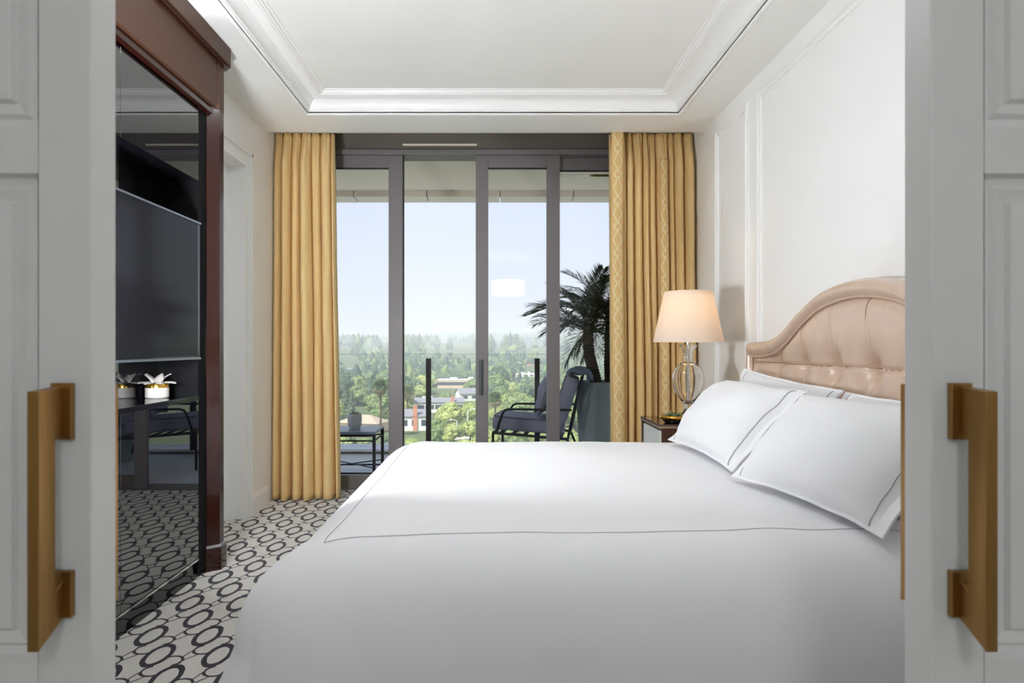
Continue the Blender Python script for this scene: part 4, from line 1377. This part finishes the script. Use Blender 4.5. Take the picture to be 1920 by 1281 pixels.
# ---- houses
houses = []
def house(px, py, w, d, hw, roof_h, rot, wall, roof, label, kind='gable', chim=None, group=None, z=None, porch=False, nwin=3):
    """px, py: pixel of the middle of the front wall's foot, on the ground"""
    if z is None:
        z = GZ
        for _ in range(6):
            p = at(px, py, z)
            z = terr(p.x, p.y)
    p = at(px, py, z)
    loc = (p.x, p.y + d / 2, z - 0.3)
    t = thing('house', label, 'house', loc, rot, group)
    w2, d2 = w / 2, d / 2
    MB().box(-w2, w2, -d2, d2, 0, hw).build('walls', wall, t)
    ov = 0.5
    mb = MB()
    if kind == 'gable':
        mb.prism([(-d2 - ov, hw - 0.1), (0, hw + roof_h), (d2 + ov, hw - 0.1), (d2 + ov, hw + 0.15), (0, hw + roof_h + 0.3), (-d2 - ov, hw + 0.15)], 'x', -w2 - ov, w2 + ov)
        MB().prism([(-d2, hw), (d2, hw), (0, hw + roof_h)], 'x', -w2, w2).build('gable', wall, t)
    elif kind == 'hip':
        rr = max(0.2, w2 - d2)
        vs = [(-w2 - ov, -d2 - ov, hw), (w2 + ov, -d2 - ov, hw), (w2 + ov, d2 + ov, hw), (-w2 - ov, d2 + ov, hw), (-rr, 0, hw + roof_h), (rr, 0, hw + roof_h)]
        mb.add(vs, [(0, 1, 5, 4), (1, 2, 5), (2, 3, 4, 5), (3, 0, 4), (0, 3, 2, 1)])
    else:
        mb.box(-w2 - 0.2, w2 + 0.2, -d2 - 0.2, d2 + 0.2, hw, hw + 0.5)
        mb.box(-w2 * 0.5, -w2 * 0.2, -d2 * 0.4, d2 * 0.2, hw + 0.5, hw + 1.7)
        mb.box(w2 * 0.3, w2 * 0.5, -d2 * 0.4, d2 * 0.2, hw + 0.5, hw + 1.9)
    mb.build('roof', roof, t)
    for k in range(nwin):
        xw = -w2 + w * (k + 0.5) / nwin
        wv = MB().box(xw - w * 0.09, xw + w * 0.09, -d2 - 0.06, -d2 - 0.0, hw * 0.38, hw * 0.78).build('window', M['h_glass'], t)
    if chim:
        cx0, cw, chh = chim
        MB().box(cx0 - cw / 2, cx0 + cw / 2, -d2 - 0.5, -d2 + 0.4, 0, hw + roof_h + chh).box(cx0 - cw / 2 - 0.15, cx0 + cw / 2 + 0.15, -d2 - 0.6, -d2 + 0.5, hw + roof_h + chh, hw + roof_h + chh + 0.35).build('chimney', M['h_brick'], t)
    if porch:
        q = MB().box(w2, w2 + 4.2, -d2 + 0.5, d2 - 0.5, hw * 0.62, hw * 0.62 + 0.35).build('porch_roof', roof, t)
        for sy in (-1, 1):
            MB().box(w2 + 3.8, w2 + 4.1, sy * (d2 - 0.9) - 0.15, sy * (d2 - 0.9) + 0.15, 0, hw * 0.62).build('porch_post', wall, t)
    houses.append((p.x, p.y, px, py, w * FPX / p.y, (hw + roof_h) * FPX / p.y, p.y))
    return t
house(775, 808, 10, 9, 5.4, 2.0, 0.08, M['h_white'], M['h_roof'], 'white house with grey roof, brick chimney and side porch beside the big round tree', 'gable', (0.3, 1.5, 1.6), porch=True)
house(676, 812, 15, 10, 3.6, 2.6, -0.25, M['h_tan'], M['h_roof_tan'], 'low tan house with tan hipped roof behind the balcony table', 'hip')
house(822, 774, 22, 10, 5.0, 1.6, 0.1, M['h_white'], M['h_roof'], 'long white house with grey roof and brick chimney up the slope', 'gable', (6.0, 1.4, 0.8), nwin=5)
house(865, 728, 34, 14, 6.0, 1.0, -0.05, M['h_tan'], M['h_white'], 'long flat roofed tan building with white roof boxes', 'flat', nwin=6)
house(884, 752, 16, 11, 4.2, 2.6, 0.3, M['h_white'], M['h_roof'], 'white house with steep grey roof in front of the flat roofed building', 'gable')
house(1000, 694, 20, 12, 5.0, 2.6, 0.2, M['h_white'], M['h_roof_red'], 'white house with red tiled roof behind the balcony railing post', 'hip')
house(985, 708, 18, 10, 3.6, 0.8, 0.0, M['h_white'], M['h_white'], 'low white flat roofed house below the red roof', 'flat')
house(655, 700, 22, 12, 4.5, 1.2, 0.1, M['h_white'], M['h_roof'], 'small white house at the edge of the left curtain', 'gable')
house(800, 762, 10, 8, 3.2, 0.6, -0.1, M['h_white'], M['h_white'], 'small white flat roofed garage behind the dark railing post', 'flat', nwin=2)
random.seed(22)
for k in range(26):
    for _try in range(40):
        pxx = random.uniform(645, 1130)
        pyy = random.choice([668, 672, 676, 682, 688, 664])
        zt_ = GZ
        for _ in range(6):
            pt_ = at(pxx, pyy, zt_)
            zt_ = terr(pt_.x, pt_.y)
        if all((pt_.x - h_[0]) ** 2 + (pt_.y - h_[1]) ** 2 > 70 ** 2 for h_ in houses): break
    wl_, rf_, kd_ = random.choice([('white', M['h_white']), ('tan', M['h_tan'])]), random.choice([('grey', M['h_roof']), ('red', M['h_roof_red']), ('white', M['h_white']), ('tan', M['h_roof_tan'])]), random.choice(['gable', 'hip', 'flat'])
    house(pxx, pyy + random.uniform(-2, 2), random.uniform(16, 30), 12, random.uniform(4, 6), random.uniform(1, 3), random.uniform(-0.4, 0.4), wl_[1], rf_[1], 'distant ' + wl_[0] + ' house with ' + rf_[0] + {'gable': ' gabled', 'hip': ' hipped', 'flat': ' flat'}[kd_] + ' roof among the far trees', kd_, group='distant houses among the trees')
# road and street lamps
ra, rb = at(800, 826, GZ + 0.05), at(960, 814, GZ + 0.05)
mb = MB().add([(ra.x, ra.y - 3.5, GZ + 0.12), (rb.x, rb.y - 3.5, GZ + 0.12), (rb.x, rb.y + 3.5, GZ + 0.12), (ra.x, ra.y + 3.5, GZ + 0.12), (ra.x, ra.y - 3.5, GZ - 0.4), (rb.x, rb.y - 3.5, GZ - 0.4), (rb.x, rb.y + 3.5, GZ - 0.4), (ra.x, ra.y + 3.5, GZ - 0.4)],
              [(0, 1, 2, 3), (4, 7, 6, 5), (0, 4, 5, 1), (1, 5, 6, 2), (2, 6, 7, 3), (3, 7, 4, 0)])
struct(mb.build('road', M['road']), 'pale street running below the round tree', 'road')
def street_lamp(px, py, hgt, sgn, label):
    p = at(px, py, GZ)
    t = thing('street_lamp', label, 'street lamp', (p.x, p.y, GZ))
    MB().tube([(0, 0, 0), (0, 0, hgt)], [0.20, 0.12], 8).build('pole', M['h_white'], t, smooth=True)
    MB().tube([(0, 0, hgt - 0.2), (sgn * 0.8, 0, hgt + 0.3), (sgn * 2.6, 0, hgt + 0.4)], 0.09, 6).build('arm', M['h_white'], t, smooth=True)
    MB().box(sgn * 2.2 - 0.5, sgn * 2.2 + 0.5, -0.25, 0.25, hgt + 0.25, hgt + 0.5).build('lamp_head', M['h_white'], t)
street_lamp(877, 814, 8.2, 1, 'tall white street lamp beside the road')
street_lamp(857, 817, 5.0, -1, 'short white street lamp beside the road')

# ---- trees
def blob_mesh(bm, c, r, sub, seed, rough=0.35):
    res = bmesh.ops.create_icosphere(bm, subdivisions=sub, radius=1.0)
    for v in res['verts']:
        n = v.co.normalized()
        k = 1 + rough * noise.noise(n * 1.7 + Vector((seed, 0, 0))) + rough * 0.7 * noise.noise(n * 4.5 + Vector((0, seed, 0)))
        v.co = Vector(c) + Vector((n.x * r[0], n.y * r[1], n.z * r[2])) * k
    return res['verts']
def crown_mesh(name, seed, mat, R, Hh, nb, sub=2, tall=False, leaves=2600):
    """leaf clumps scattered over the lobes of a crown, with a solid core"""
    rnd = random.Random(seed)
    lobes = []
    for k in range(nb):
        a = rnd.uniform(0, 2 * pi)
        if tall:
            rr = R * (1 - 0.75 * k / nb) * 0.33
            r = R * (0.62 - 0.42 * k / nb)
            lobes.append((Vector((cos(a) * rr, sin(a) * rr, Hh * (0.12 + 0.84 * k / nb))), Vector((r, r, r * 1.15))))
        else:
            th_ = math.acos(rnd.uniform(-0.35, 1.0))
            rr = R * 0.64
            r = R * rnd.uniform(0.26, 0.42)
            lobes.append((Vector((cos(a) * sin(th_) * rr, sin(a) * sin(th_) * rr, Hh * 0.56 + cos(th_) * Hh * 0.30)), Vector((r, r, r * 0.85))))
    bm = bmesh.new()
    for i, (c, r) in enumerate(lobes):
        blob_mesh(bm, c, r * 0.86, 1, seed + i * 3.7, 0.4)
    if not tall:
        blob_mesh(bm, (0, 0, Hh * 0.56), (R * 0.62, R * 0.62, Hh * 0.28), 2, seed)
    me0 = bpy.data.meshes.new('tmp')
    bm.to_mesh(me0)
    bm.free()
    mb = MB()
    mb.add([v.co[:] for v in me0.vertices], [tuple(p.vertices) for p in me0.polygons])
    bpy.data.meshes.remove(me0)
    for k in range(leaves):
        c, r = lobes[rnd.randrange(len(lobes))]
        n = Vector((rnd.gauss(0, 1), rnd.gauss(0, 1), rnd.gauss(0.25, 1))).normalized()
        p = c + Vector((n.x * r.x, n.y * r.y, n.z * r.z)) * rnd.uniform(0.86, 1.12)
        n2 = (n + Vector((rnd.uniform(-.8, .8), rnd.uniform(-.8, .8), rnd.uniform(-.5, .8)))).normalized()
        t1 = n2.orthogonal().normalized()
        t2 = n2.cross(t1)
        q = rnd.uniform(0.20, 0.42) * R / 5.0
        a = rnd.uniform(0, pi)
        u1, u2 = (t1 * cos(a) + t2 * sin(a)) * q, (t2 * cos(a) - t1 * sin(a)) * q * 0.8
        mb.add([p - u1, p + u2 * 0.7 + n2 * q * 0.2, p + u1, p - u2 * 0.7 + n2 * q * 0.2], [(0, 1, 2, 3)])
    me = bpy.data.meshes.new(name)
    me.from_pydata(mb.v, [], mb.f)
    me.materials.append(mat)
    return me
trunk_me = MB().tube([(0, 0, -0.5), (0.1, 0, 2.0), (-0.1, 0.1, 5.5)], [0.45, 0.32, 0.25], 8).mesh('trunk', [M['bark']])
crowns = {
    'round': [crown_mesh('crown', 11, M['tree_light'], 5.2, 10.5, 42), crown_mesh('crown', 12, M['tree_light'], 4.8, 9.0, 38)],
    'mid': [crown_mesh('crown', 21, M['tree_mid'], 5.4, 11.5, 42), crown_mesh('crown', 22, M['tree_mid'], 4.4, 10.0, 36)],
    'dark': [crown_mesh('crown', 31, M['tree_dark'], 4.6, 12.5, 36), crown_mesh('crown', 32, M['tree_dark'], 2.6, 13.5, 16, tall=True)],
}
ntree = 0
placed = []
def tree(x, y, kind, var, sc, label, group=None, szz=1.0):
    global ntree
    t = thing('broadleaf_tree' if not (kind == 'dark' and var == 1) else 'conifer_tree', label, 'tree', (x, y, terr(x, y) - 0.3), random.uniform(0, 6.28), group)
    c = link('crown', crowns[kind][var], None, t)
    k = link('trunk', trunk_me, None, t)
    t.scale = (sc, sc, sc * szz)
    placed.append((x, y, 5.2 * sc))
    ntree += 1
    return t
def key_tree(px, py_top, D, kind, var, sc, label):
    x = (px - 926) * D / FPX
    return tree(x, D, kind, var, sc, label)
key_tree(842, 0, 240, 'round', 0, 1.02, 'large round yellow green tree above the street, beside the dark railing post')
key_tree(885, 0, 262, 'round', 1, 1.0, 'round green tree rising behind the tall street lamp')
key_tree(838, 0, 205, 'round', 1, 0.42, 'small yellow green tree in front of the big round tree')
key_tree(770, 0, 190, 'round', 1, 0.55, 'light green tree in front of the white house with the brick chimney')
key_tree(885, 0, 400, 'mid', 0, 1.0, 'dark green tree in front of the grey steep roof')
key_tree(936, 0, 420, 'dark', 0, 1.5, 'tall dark tree rising beside the slid balcony door')
random.seed(41)
tries = 0
kinds_lab = {('round', 0): 'rounded yellow green tree', ('round', 1): 'low domed yellow green tree', ('mid', 0): 'broad mid green tree', ('mid', 1): 'narrower mid green tree', ('dark', 0): 'dark green broad tree', ('dark', 1): 'slim dark conifer'}
LANDMARK = ['the white house with brick chimney', 'the low tan house', 'the long white house', 'the flat roofed tan building', 'the steep grey roof', 'the red tiled roof', 'the low white flat roof', 'the small white curtain-side house', 'the white garage']
while ntree < 292 and tries < 20000:
    tries += 1
    D = sqrt(random.uniform(160 ** 2, 480 ** 2))
    pxx = random.uniform(600, 1190)
    x = (pxx - 926) * D / FPX
    kind = random.choices(['round', 'mid', 'dark'], [0.40, 0.36, 0.24])[0]
    var = random.choice([0, 1])
    sc = random.uniform(0.75, 1.3)
    if D < 225: sc *= 0.6
    if any((x - a) ** 2 + (D - b) ** 2 < (0.52 * (c + 5.2 * sc)) ** 2 for a, b, c in placed):
        continue
    top = 650 + (EYE - terr(x, D) - 12 * sc) * FPX / D
    rad = 5.5 * sc * FPX / D
    bad = False
    for hx, hy, hpx, hpy, hw_, hh_, hD in houses[:9]:
        if D < hD + 8 and abs(pxx - hpx) < hw_ * 0.5 + rad * 0.75 and top < hpy - 0.12 * hh_:
            bad = True
        if (x - hx) ** 2 + (D - hy - 5) ** 2 < 11 ** 2:
            bad = True
    yb = 650 + (EYE - GZ) * FPX / D
    if 795 < pxx < 965 and abs(D - (ra.y + (rb.y - ra.y) * (x - ra.x) / (rb.x - ra.x))) < 7: bad = True
    if bad: continue
    best = min(range(9), key=lambda q: (houses[q][0] - x) ** 2 + (houses[q][1] - D) ** 2)
    hx, hy = houses[best][0], houses[best][1]
    dist = hypot(hx - x, hy - D)
    rel = 'in front of' if D < hy - 0.6 * abs(x - hx) else ('behind' if D > hy + 0.6 * abs(x - hx) else 'level with')
    far = 'close ' if dist < 26 else ('' if dist < 60 else 'far ')
    size = 'small' if sc < 0.72 else ('large' if sc > 1.1 else 'midsize')
    tree(x, D, kind, var, sc, (size + ' ' + kinds_lab[(kind, var)] + ' ' + far + rel + ' ' + LANDMARK[best]).strip(), {'round': 'yellow green trees of the suburb', 'mid': 'mid green trees of the suburb', 'dark': 'dark trees of the suburb'}[kind] if var == 0 or kind != 'dark' else 'conifers of the suburb', random.uniform(0.9, 1.15))

# tall palms with dry skirts
def far_palm(px, ytop, D, label):
    x = (px - 926) * D / FPX
    z0 = terr(x, D)
    ztop = EYE - (ytop - 650) * D / FPX
    hgt = ztop - z0 - 2.0
    t = thing('fan_palm', label, 'palm tree', (x, D, z0))
    MB().tube([(0, 0, 0), (0.2, 0, hgt * 0.5), (0, 0, hgt)], [0.4, 0.3, 0.3], 8).build('trunk', M['bark'], t, smooth=True)
    rnd = random.Random(int(px))
    for nm, mat, lo, hi, n, L in (('dry_skirt', M['skirt'], -85, -25, 130, 3.0), ('fan_crown', M['tree_mid'], -32, 85, 150, 3.0)):
        mb = MB()
        for k in range(n):
            az, el = rnd.uniform(0, 2 * pi), radians(rnd.uniform(lo, hi))
            d = Vector((cos(az) * cos(el), sin(az) * cos(el), sin(el)))
            s = Vector((-sin(az), cos(az), 0))
            p = Vector((0, 0, hgt))
            for j in range(-2, 3):
                dd = (d + s * j * 0.16).normalized()
                tip = p + dd * L * rnd.uniform(0.8, 1.1) + Vector((0, 0, -0.4))
                mid = p + dd * L * 0.55
                mb.add([p, mid - s * 0.22, tip, mid + s * 0.22], [(0, 1, 2, 3)])
        mb.build(nm, mat, t)
    return t
far_palm(713, 712, 225, 'tall fan palm with a tan dry skirt beyond the balcony table')
far_palm(928, 736, 240, 'tall fan palm with dry skirt in front of the green tree slope')
far_palm(763, 724, 270, 'slim fan palm with dry skirt beside the left window stile')
far_palm(735, 708, 300, 'fan palm with dry skirt partly hidden by the left window stile')

# far woods: too many trees to count
fv = [bmesh.new() for _ in range(3)]
random.seed(77)
base_ico = []
for s_ in range(10):
    b_ = bmesh.new()
    blob_mesh(b_, (0, 0, 0), (1, 1, 1), 2 if s_ < 5 else 1, s_ * 3.3, 0.5)
    base_ico.append(([v.co.copy() for v in b_.verts], [[v.index for v in f.verts] for f in b_.faces]))
    b_.free()
wood = MB()
for b_ in fv: b_.free()
for k in range(8000):
    D = 505 + (2500 - 505) * random.random() ** 1.15
    x = random.uniform(-0.30, 0.26) * D
    sc = random.uniform(3.6, 7.0) * (1 + 0.75 * sm(750, 1300, D))
    zz = terr(x, D) + sc * 0.5
    pxx, pyb = 926 + x * FPX / D, 650 + (EYE - terr(x, D)) * FPX / D
    if any(D < hD + 8 and abs(pxx - hpx) < hw_ * 0.5 + sc * FPX / D * 0.8 and pyb - sc * 1.8 * FPX / D < hpy - 0.5 * hh_ for hx, hy, hpx, hpy, hw_, hh_, hD in houses):
        continue
    vs, fs = base_ico[k % 5 + (5 if D > 850 else 0)]
    tall = 1.9 if random.random() < 0.22 + 0.3 * sm(900, 1300, D) else random.uniform(0.8, 1.15)
    w_ = sc * (0.55 if tall > 1.5 else 1)
    ca, sa = cos(k), sin(k)
    wood.add([(x + (v.x * ca - v.y * sa) * w_, D + (v.x * sa + v.y * ca) * w_, zz + v.z * sc * tall) for v in vs], fs, random.choices([0, 1, 2], [0.22, 0.40, 0.38])[0])
me = bpy.data.meshes.new('far_woods')
me.from_pydata(wood.v, [], wood.f)
for c0, c1, c2 in ((lin(148, 160, 104), lin(148, 160, 104), lin(110, 126, 82)), (lin(108, 128, 90), lin(108, 128, 90), lin(80, 100, 72)), (lin(84, 104, 84), lin(84, 104, 84), lin(62, 82, 68))):
    me.materials.append(foliage('far_foliage', c0, c1, c2))
me.polygons.foreach_set('material_index', wood.mi)
o = link('far_woods', me)
tag(o, 'mass of tree crowns covering the far slopes below the hills', 'woods', kind='stuff')

# =================================================================== haze over the suburb
g = G('haze')
vs_n = g.n('ShaderNodeVolumeScatter')
vs_n.inputs['Color'].default_value = (0.90, 0.935, 1.0, 1)
vs_n.inputs['Density'].default_value = 0.00060
g.t.links.new(vs_n.outputs[0], g.out.inputs['Volume'])
hz = MB().box(-5500, 5500, 60, 9000, -60, 75).build('haze', g.m)
tag(hz, 'thin morning haze lying over the suburb and hills', 'haze', kind='stuff')
